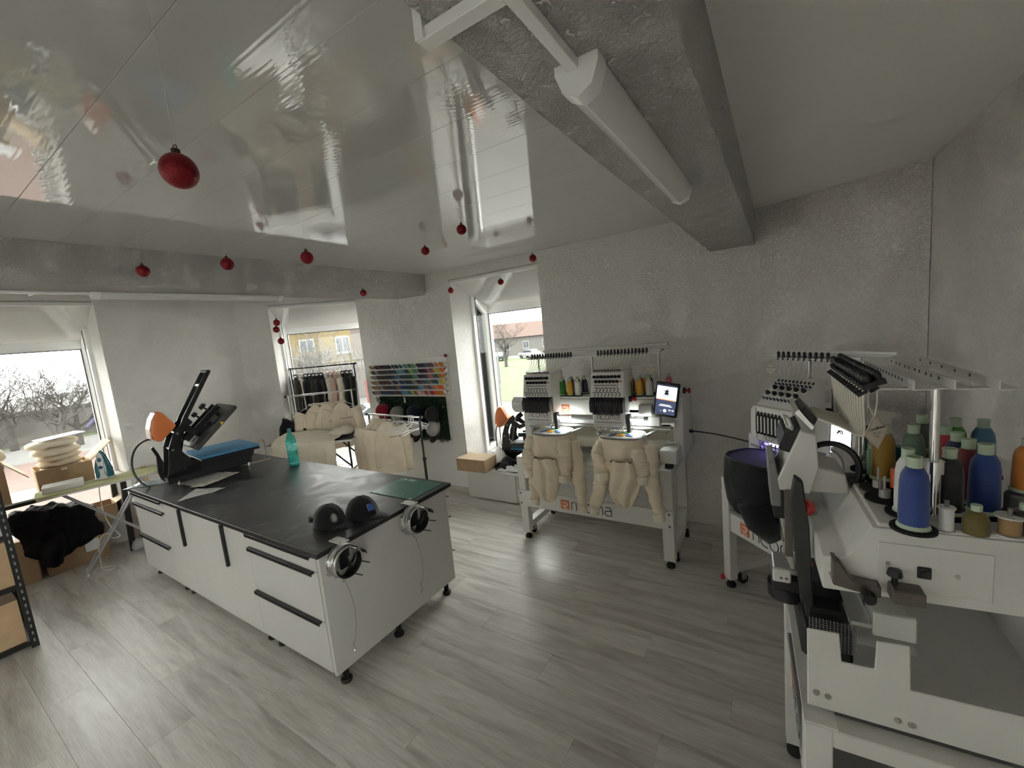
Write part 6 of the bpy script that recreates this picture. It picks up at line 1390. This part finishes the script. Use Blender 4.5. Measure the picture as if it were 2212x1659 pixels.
def shirt(u, v):
    x = 0.10+0.72*u
    if v < 0.55: y, z = FD*0.92*(1-v/0.55)-0.02*(v/0.55), FZ+0.018+0.055*abs(sin(u*7+1.1))*sin(PI*min(1, v/0.55*0.9+0.05))*(0.5+0.5*sin(u*3+2))+0.05*(1-v/0.55)*(0.6+0.4*sin(u*5))
    else:
        f = (v-0.55)/0.45; L = 0.30+0.10*u-0.04*sin(u*3.1); y = -0.022-0.03*sin(f*PI/2)-0.02*sin(u*13)*f; z = FZ+0.012-L*f
    return FTM @ V((x, y, z))
tag(MB().grid(shirt, 46, 34, 0.004).wrinkle(0.013, 10, 2).build('draped_shirt', BEIGE2, smooth=True, ang=3), 'ecru shirt spread over the folding table and hanging down its front', 'shirt')
tag(MB().ell(FTM @ V((0.80,0.24,FZ+0.055)),0.14,0.11,0.05,20,12,RZ(0.56)).wrinkle(0.03, 12, 5).build('folded_shirt', BEIGE2, smooth=True, ang=3), 'crumpled ecru shirt at the right end of the folding table', 'shirt')

# ================================================================= right bay: bench, box, scraps, second press
bn = thing('low_cabinet', 'low white cabinet standing in the right bay window', 'cabinet', (-2.64, 3.75, 0))
MB().box(-2.955,-2.32,3.47,3.486,0.012,0.315).build('front_board', WHITE2, bn, bev=0.002)
MB().box(-2.945,-2.30,3.486,4.05,0.02,0.305).build('carcass', WHITE2, bn, bev=0.002)
MB().box(-2.97,-2.245,3.46,4.06,0.316,0.334).build('top_board', WHITE2, bn, bev=0.002)
MB().cyl((-2.43,3.462,0.302),(-2.43,3.458,0.302),0.012,n=12).build('lock', CHROME, bn)
bx = thing('cardboard_box', 'closed brown cardboard box on the low white cabinet', 'box', (-2.83, 3.50, 0.335), rz=0.02)
MB().box(-0.19,0.19,-0.11,0.12,0,0.135).build('body', CARD, bx, bev=0.003)
MB().box(-0.192,0.192,-0.112,0.122,0.135,0.140).build('lid', CARD_IN, bx, bev=0.001)
heat_press('second heat press with orange control box in the right bay window', (-2.28, 3.93, 0.336), math.radians(4), 4, False)
def scrap(cx, cy, z, w_, d_, hgt, rz, mt, label, seed, name='fabric_scrap'):
    def f(u, v):
        a, b = u-0.5, v-0.5; e = max(0, 1-(2*a)**2)*max(0, 1-(2*b)**2)
        q = RZ(rz) @ V((a*w_*(1+0.2*noise1(v*5,seed)), b*d_*(1+0.2*noise1(u*6,seed+1)), 0))
        return V((cx+q.x, cy+q.y, z+hgt*e**0.6*(0.6+0.5*noise1(u*8+v*5, seed))+0.004))
    return tag(MB().grid(f, 22, 16, 0.003).wrinkle(0.008, 22, seed).build(name, mt, smooth=True, ang=1.2), label, 'fabric scrap')
WSC = cloth('white_backing_fabric', (0.78,0.78,0.78)); 
scrap(-2.76,3.82,0.345,0.40,0.34,0.16,0.2,WSC,'large crumpled white backing sheet behind the cardboard box',1)
scrap(-2.50,3.66,0.345,0.30,0.24,0.10,0.6,BLACKF,'black fabric offcut beside the cardboard box',2)
scrap(-2.40,3.86,0.345,0.26,0.20,0.12,-0.4,BLACKF,'black fabric offcut in front of the second heat press',3)
scrap(-2.42,3.58,0.340,0.28,0.16,0.05,0.1,WSC,'white fabric offcut at the front edge of the low cabinet',4)
scrap(-2.36,3.72,0.345,0.18,0.18,0.10,1.0,WSC,'small white offcut between the black ones',5)

# ================================================================= left bay: table, boxes, ironing board
tb = thing('black_table', 'black-framed white-topped table in the left bay window', 'table', (-5.70, 0.72, 0))
TBM = frame((-5.43, 1.27, 0), math.radians(-94))
MB(TBM).box(0,1.35,-0.50,0,0.745,0.76).build('table_top', WHITE2, tb)
MB(TBM).box(0,1.35,-0.03,0.004,0.715,0.745).box(0,1.35,-0.50,-0.47,0.715,0.745).build('apron', BLACKM, tb)['kind'] = 'stuff'
for x in (0.02, 1.31):
    for y in (-0.02,-0.48): MB(TBM).ob((x+(0.03 if x < 1 else 0),y-0.01,0.358),(0.045,0.045,0.716),RY(-0.04 if x < 1 else 0)).build('leg', BLACKM, tb)
def carton(name, label, loc, rz, w_, d_, h_, flaps=True, open_=True, mt=CARD, lab=None, group=None):
    t = thing(name, label, 'box', loc, rz=rz, group=group)
    if open_:
        b = MB(); th = 0.006
        b.box(-w_/2,w_/2,-d_/2,-d_/2+th,0,h_).box(-w_/2,w_/2,d_/2-th,d_/2,0,h_).box(-w_/2,-w_/2+th,-d_/2+th,d_/2-th,0,h_).box(w_/2-th,w_/2,-d_/2+th,d_/2-th,0,h_).box(-w_/2+th,w_/2-th,-d_/2+th,d_/2-th,0,th)
        for nm, k in (('side_wall',0),('side_wall',1),('side_wall',2),('side_wall',3),('base',4)):
            m = MB(); m.v = b.v[k*8:k*8+8]; m.f = [tuple(i for i in f) for f in b.f[:6]]; m.build(nm, mt, t)
        if flaps:
            for f in flaps: MB(Mx.Translation(f[0]) @ Mx.Rotation(f[1],4,f[2])).box(*f[3]).build('flap', CARD_IN, t)
    else:
        MB().box(-w_/2,w_/2,-d_/2,d_/2,0,h_).build('body', mt, t, bev=0.003)
        MB().box(-0.024,0.024,-d_/2-0.0012,d_/2+0.0012,h_*0.8,h_+0.0012).build('tape', mat('packing_tape', (0.34,0.25,0.15), 0.3), t)
    if lab: MB().box(*lab).build('shipping_label', PAPER, t)
    return t
carton('open_carton', 'open cardboard carton of folded cream garments on the bay table', (-5.72,0.905,0.761), math.radians(-94+180), 0.36, 0.34, 0.205, flaps=[((0.18,0,0.205),-0.75,'Y',(0,0.22,-0.16,0.16,-0.003,0.003)),((0,-0.17,0.205),-0.1,'X',(-0.17,0.17,-0.003,0.003,-0.0,0.005))])
for i, (w_, z_, dx) in enumerate(((0.15,0.86,0.0),(0.152,0.91,0.01),(0.150,0.965,-0.005),(0.155,1.02,0.005),(0.165,1.08,-0.01),(0.17,1.15,-0.02))):
    m = MB().ell((-5.70,0.895+dx,z_+0.03),0.15,w_,0.036 if i < 4 else 0.046,26,12)
    m.v = [V((p.x, p.y, z_+0.03+math.copysign(min(abs(p.z-z_-0.03), 0.027 if i < 4 else 0.034), p.z-z_-0.03))) for p in m.v]
    tag(m.wrinkle(0.014, 13, i).build('folded_garment', BEIGE2 if i > 3 else BEIGE, smooth=True, ang=2), '%s folded cream garment from the bottom of the pile in the open carton' % ['lowest','second','third','fourth','fifth','topmost'][i] if i else 'lowest folded cream garment in the open carton on the bay table', 'folded garment', 'garments folded in the carton')
tag(MB().ob((-5.70,0.93,1.232),(0.24,0.30,0.006),RZ(0.1) @ RX(0.06)).build('sheet_pad', PAPER), 'white paper pad on top of the pile in the open carton', 'paper')
carton('open_carton', 'open cardboard carton at the left picture edge on the bay table', (-5.66,0.40,0.761), math.radians(86), 0.30, 0.34, 0.34, flaps=[((0.15,0,0.34),0.9,'Y',(0,0.20,-0.16,0.16,-0.003,0.003))])
tag(MB().ell((-5.66,0.42,1.16),0.15,0.17,0.12,24,14).wrinkle(0.05, 9, 9).build('garment_heap', BEIGE, smooth=True, ang=2), 'heap of cream garments in the carton at the left edge', 'garment')
# ironing board
IBc, IBr = V((-5.262,1.04,0)), math.radians(80)
ib = thing('ironing_board', 'ironing board with pale green striped cover in front of the left bay', 'ironing board', IBc, rz=IBr)
def stripes():
    m, N, L, b = nodes_of('green_striped_cover'); b.inputs['Roughness'].default_value = 0.9
    tc = N.new('ShaderNodeTexCoord'); wv = N.new('ShaderNodeTexWave'); wv.bands_direction = 'Y'; wv.inputs['Scale'].default_value = 9; L.new(tc.outputs['Object'], wv.inputs['Vector'])
    r = ramp(N, [(0.35,(0.50,0.50,0.26)),(0.5,(0.68,0.68,0.48)),(0.75,(0.40,0.43,0.20))]); L.new(wv.outputs['Fac'], r.inputs[0]); L.new(r.outputs[0], b.inputs['Base Color']); return m
MB().prism([(-0.40,-0.12),(-0.385,-0.145),(0.36,-0.15),(0.47,-0.08),(0.47,0.08),(0.36,0.15),(-0.385,0.145),(-0.40,0.12)], 'z', 0.788, 0.806).build('board', stripes(), ib, bev=0.008, seg=2, smooth=True, ang=0.5)
MB().prism([(-0.39,-0.13),(0.36,-0.14),(0.46,-0.07),(0.46,0.07),(0.36,0.14),(-0.39,0.13)], 'z', 0.772, 0.788).build('board_frame', STEEL, ib)
GALV = mat('grey_painted_tube', (0.36,0.36,0.37), 0.4, metal=0.3)
for y in (-0.055, 0.055): MB().tube([(0.30,y,0.775),(-0.20,y*1.2,0.012)], 0.0095, 8).build('leg', GALV, ib, smooth=True)
MB().tube([(-0.26,0,0.775),(0.38,0,0.05)], 0.0125, 8).build('leg', GALV, ib, smooth=True)
MB().tube([(0.38,-0.16,0.025),(0.38,0.16,0.025)], 0.011, 8).build('foot_bar', GALV, ib, smooth=True)
MB().tube([(-0.20,-0.11,0.012),(-0.20,0.11,0.012)], 0.011, 8).build('foot_bar', PVC, ib, smooth=True)
sp = MB()
for i in range(6): sp.tube([(-0.05-i*0.015,-0.06,0.24-i*0.022),(-0.05-i*0.015,0.06,0.24-i*0.022)],0.0022,4)
tag(sp.build('leg_springs', GALV, ib), kind='stuff')
# iron standing on its heel
TEAL = mat('iron_teal', (0.012,0.13,0.17), 0.2, coat=0.5); IWH = mat('iron_white', (0.70,0.71,0.72), 0.3)
ir = thing('steam_iron', 'teal and white steam iron standing upright on the ironing board', 'iron', (-5.30,1.085,0.807), rz=math.radians(62))
def ironsec(k, wx, dy): return [(wx*k*cos(2*PI*i/20), dy*sin(2*PI*i/20)) for i in range(20)]
def shell(w0, y0, dd):
    def f(u, v):
        a = 2*PI*u; wdt = w0*(math.sin(min(1,(1-v)*1.25+0.02)*PI/2)**0.85)
        return V((wdt*cos(a), y0+dd*(0.4+0.6*(1-v))*sin(a), 0.012+0.25*v))
    return MB().grid(f, 22, 14)
shell(0.060, 0.012, 0.030).build('body', TEAL, ir, smooth=True, ang=2)
MB().prism([(-0.062,0.0),(-0.060,0.10),(-0.035,0.21),(0,0.268),(0.035,0.21),(0.060,0.10),(0.062,0.0)], 'y', 0.040, 0.050).build('soleplate', CHROME, ir, bev=0.002)
MB().prism([(-0.034,0.0),(-0.016,0.05),(-0.020,0.13),(-0.026,0.17),(-0.018,0.235),(0,0.26),(0.018,0.235),(0.026,0.17),(0.020,0.13),(0.016,0.05),(0.034,0.0)], 'y', -0.032, -0.014).build('handle', IWH, ir, bev=0.006, seg=2, smooth=True, ang=0.6)
MB().ell((0,-0.034,0.185),0.014,0.010,0.020).build('spray_button', TEAL, ir, smooth=True); MB().cyl((0,-0.03,0.115),(0,-0.045,0.115),0.015,n=16).build('dial', TEAL, ir, smooth=True)
MB().box(-0.07,0.07,-0.03,0.05,0.0,0.014).build('heel', IWH, ir, bev=0.006)
cord = [(-5.29,1.07,0.83),(-5.275,1.03,0.74),(-5.27,1.02,0.55),(-5.26,1.04,0.38),(-5.22,1.07,0.30),(-5.20,1.08,0.26),(-5.25,1.04,0.25),(-5.28,1.02,0.30),(-5.31,0.98,0.28),(-5.33,0.95,0.18),(-5.32,0.94,0.05),(-5.26,0.93,0.008),(-5.18,0.92,0.008),(-5.14,0.96,0.008),(-5.17,1.0,0.008),(-5.23,0.98,0.008),(-5.28,0.90,0.008),(-5.22,0.86,0.008),(-5.15,0.88,0.008)]
sm = []
for i in range(len(cord)-1):
    p0, p1, p2, p3 = [V(cord[max(0,min(len(cord)-1,i+k))]) for k in (-1,0,1,2)]
    for j in range(5):
        t_ = j/5; sm.append(0.5*((2*p1)+(p2-p0)*t_+(2*p0-5*p1+4*p2-p3)*t_**2+(3*p1-p0-3*p2+p3)*t_**3))
MB().build if 0 else None
tag(MB().tube(sm, 0.0045, 6).build('iron_cord', mat('cream_cord', (0.66,0.64,0.58), 0.6), smooth=True), 'cream iron cord hanging from the ironing board and coiled on the floor', 'cord')
wc = thing('white_carton', 'opened flat white product carton on the ironing board', 'carton', (-5.325,0.83,0.807), rz=math.radians(78))
MB().box(-0.13,0.12,-0.085,-0.08,0,0.05).build('side', PAPER, wc); MB().box(-0.13,0.12,0.08,0.085,0,0.05).build('side', PAPER, wc); MB().box(-0.13,-0.125,-0.08,0.08,0,0.05).build('side', PAPER, wc); MB().box(-0.125,0.12,-0.08,0.08,0,0.004).build('base', PAPER, wc)
MB(Mx.Translation((0,0.083,0.05)) @ Mx.Rotation(0.22,4,'X')).box(-0.13,0.12,-0.15,0,0,0.003).build('lid', PAPER, wc)
MB().box(-0.1302,-0.1301,-0.035,0.02,0.018,0.024).build('printed_line', INK, wc)
# boxes on the floor of the bay and a jacket thrown over them
carton('cardboard_box', 'large brown shipping box with a white label under the bay table', (-5.74,0.87,0.001), math.radians(86), 0.42, 0.30, 0.30, open_=False, lab=(0.05,0.15,-0.1512,-0.1508,0.10,0.21))
carton('cardboard_box', 'smaller brown box left of the jacket under the bay table', (-5.72,0.50,0.001), math.radians(80), 0.26, 0.28, 0.40, open_=False)
carton('open_carton', 'open carton with crumpled packing at the right under the bay table', (-5.83,1.13,0.302), math.radians(86), 0.18, 0.26, 0.16, flaps=[((0.09,0,0.16),-0.5,'Y',(0,0.14,-0.12,0.12,-0.003,0.003))])
PUFF = mat('black_nylon', (0.004,0.004,0.005), 0.75, spec=0.2, var=0.3, vs=10, bump=0.3, bs=40)
jk = thing('puffer_jacket', 'black padded jacket thrown over the boxes under the bay table', 'jacket', (-5.60,0.80,0.05))
def jac(u, v):
    y = 0.52+0.50*u; s_ = v
    if s_ < 0.4: x, z = -5.80+0.30*(s_/0.4), 0.60-0.10*u+0.03*sin(u*25)*0.4+0.05*sin(PI*u)
    else:
        f = (s_-0.4)/0.6; x = -5.50+0.05*sin(f*PI); z = 0.58-0.10*u-(0.42-0.30*abs(u-0.35)**0.8)*f
    return V((x, y+0.02*sin(v*9), z))
MB().grid(jac, 40, 30, 0.03).wrinkle(0.018, 16, 3).build('body', PUFF, jk, smooth=True, ang=2)
MB().tube([(-5.54,0.70,0.58),(-5.49,0.60,0.60),(-5.46,0.52,0.60),(-5.48,0.47,0.56)], [0.06,0.065,0.06,0.035], 14).wrinkle(0.02, 14, 5).build('sleeve', PUFF, jk, smooth=True, ang=2)
MB().tube([(-5.50,0.72,0.40),(-5.46,0.70,0.28),(-5.47,0.68,0.12)], [0.09,0.08,0.055], 14).wrinkle(0.02, 12, 7).build('sleeve', PUFF, jk, smooth=True, ang=2)
tag(MB().ell((-5.56,1.0,0.42),0.06,0.07,0.07,18,12).wrinkle(0.05, 16, 2).build('crumpled_packing', mat('kraft_packing', (0.42,0.35,0.26), 0.9), smooth=True, ang=1), 'crumpled kraft packing paper beside the black jacket', 'packing paper')
tag(MB().ell((-5.42,1.24,0.05),0.07,0.05,0.045,16,10).wrinkle(0.02, 20, 4).build('slipper', mat('grey_felt', (0.36,0.36,0.36), 0.9), smooth=True), 'pale grey slipper on the floor behind the ironing board', 'slipper')
tag(MB().box(-5.495,-5.47,1.40,1.435,0,0.80).build('leaning_batten', CARD_IN, bev=0.003), 'pale wooden batten leaning beside the left window jamb', 'batten')
tag(MB().ell((-5.08,1.62,0.885),0.10,0.08,0.07,18,12).wrinkle(0.03, 14, 8).build('cloth_bundle', BEIGE2, smooth=True, ang=2), 'ecru cloth bundle on the far end of the ironing board', 'cloth') if False else None
# metal shelving at the left edge
shf = thing('metal_shelving', 'black perforated metal shelving cut by the left edge of the picture', 'shelving', (-4.45, 0.0, 0))
for x in (-4.27, -4.66):
    for y in (0.365, -0.55):
        ps = MB().prism([(x-0.018,y-0.018),(x+0.018,y-0.018),(x+0.018,y+0.018),(x+0.015,y+0.018),(x+0.015,y-0.015),(x-0.018,y-0.015)], 'z', 0, 1.9).build('post', BLACKM, shf)
        if y > 0 and x > -4.4:
            hm = MB()
            for k in range(36): hm.box(x+0.0181,x+0.0187,y-0.004,y+0.004,0.04+k*0.05,0.062+k*0.05)
            tag(hm.build('slots', GREYP, ps), kind='stuff')
for z in (0.05, 0.45, 0.80, 1.20): MB().box(-4.67,-4.26,-0.56,0.375,z-0.03,z).build('shelf', BLACKM, shf)
for i, (z, h_, y0, y1) in enumerate(((0.051,0.30,-0.30,0.34),(0.451,0.30,-0.35,0.35),(0.801,0.34,-0.30,0.34))):
    carton('cardboard_box', ['brown box on the lowest visible shelf of the black shelving','brown box on the middle shelf of the black shelving','brown box on the upper shelf of the black shelving'][i], (-4.46,(y0+y1)/2,z), PI/2, y1-y0, 0.36, h_, open_=False)
# ================================================================= ceiling fittings and baubles
LDIF = mat('opal_diffuser', (0.72,0.71,0.69), 0.18, var=0.01)
lb1 = thing('batten_light', 'long white batten light fixed under the main beam', 'light', (-0.285, 1.20, 2.20))
MB().prism([(-0.322,2.249),(-0.322,2.235),(-0.310,2.205),(-0.285,2.192),(-0.260,2.205),(-0.248,2.235),(-0.248,2.249)], 'y', 0.775, 1.64).build('diffuser', LDIF, lb1, smooth=True, ang=0.9)
for y0, y1 in ((0.735,0.775),(1.64,1.665)): MB().prism([(-0.325,2.2495),(-0.325,2.235),(-0.312,2.202),(-0.285,2.189),(-0.258,2.202),(-0.245,2.235),(-0.245,2.2495)], 'y', y0, y1).build('end_cap', PVC, lb1, smooth=True, ang=0.9)
tk = thing('cable_trunking', 'white cable trunking leading to the batten light on the beam', 'trunking', (-0.29, 0.4, 2.23))
MB().box(-0.300,-0.280,-0.6,0.735,2.232,2.2495).build('long_run', PVC, tk, bev=0.001)
MB().box(-0.440,-0.300,0.515,0.54,2.232,2.2495).build('cross_run', PVC, tk, bev=0.001)
MB().box(-0.442,-0.425,0.510,0.545,2.2325,2.36).build('riser', PVC, tk, bev=0.001)
lb2 = thing('batten_light', 'white batten light on the underside of the left beam', 'light', (-3.70, 1.5, 2.25))
MB().prism([(-3.735,2.301),(-3.735,2.285),(-3.70,2.258),(-3.665,2.285),(-3.665,2.301)], 'y', 0.92, 2.07).build('diffuser', LDIF, lb2, smooth=True, ang=0.9)
for y0, y1 in ((0.88,0.92),(2.07,2.11)): MB().prism([(-3.737,2.302),(-3.737,2.284),(-3.70,2.255),(-3.663,2.284),(-3.663,2.302)], 'y', y0, y1).build('end_cap', PVC, lb2)
tk2 = thing('cable_trunking', 'thin white cable trunking along the left beam', 'trunking', (-3.70, 0.4, 2.28))
MB().box(-3.71,-3.69,-1.0,0.88,2.287,2.302).build('long_run', PVC, tk2); MB().box(-3.80,-3.71,0.62,0.64,2.287,2.302).build('cross_run', PVC, tk2)
BAU = mat('red_glitter', (0.22,0.006,0.012), 0.38, metal=0.5, var=0.25, vs=180, bump=0.3, bs=400); BCAP = mat('bauble_cap', (0.10,0.05,0.04), 0.5, metal=0.6)
ball_me = MB().ell((0,0,0),0.03,0.03,0.03,24,14).mesh('bauble', smooth=True, ang=3); bcap_me = MB().cyl((0,0,0.028),(0,0,0.037),0.007,n=10).tube([(0.004*cos(a*PI/3),0,0.041+0.004*sin(a*PI/3)) for a in range(6)],0.001,4,True).mesh('bauble_cap')
BL = [(-0.904,0.367,2.142,'big red bauble hanging closest to the camera'),(-2.767,0.876,2.29,'leftmost of the red baubles in front of the left beam'),(-2.307,1.071,2.267,'red bauble second from the left before the left beam'),(-1.899,1.239,2.243,'red bauble third from the left before the left beam'),(-2.129,2.318,2.432,'red bauble high under the ceiling left of the right bay'),(-1.561,2.029,2.421,'red bauble hanging in front of the ceiling reflection of the right bay'),(-1.663,3.06,2.37,'red bauble at the top right corner of the right bay'),(-2.28,3.50,2.29,'red bauble inside the top of the right bay'),(-2.88,3.45,2.285,'small red bauble at the left jamb of the right bay'),(-3.226,2.615,2.282,'red bauble near the far end of the left beam'),(-3.905,2.147,2.087,'upper one of three red baubles at the corner window'),(-4.054,2.214,2.032,'middle one of three red baubles at the corner window'),(-4.018,2.221,1.918,'lowest one of three red baubles at the corner window')]
for x, y, z, lb in BL:
    t = thing('red_bauble', lb, 'bauble', (x,y,z), rz=x*3, group='red baubles hung from the ceiling')
    shared('ball', ball_me, BAU, t); shared('cap', bcap_me, BCAP, t)
    top = ZC if x > -3.3 or x < -3.81 else 2.30
    MB().cyl((0,0,0.044),(0,0,top-z-0.001),0.0003,n=3).build('thread', TUBE, t)
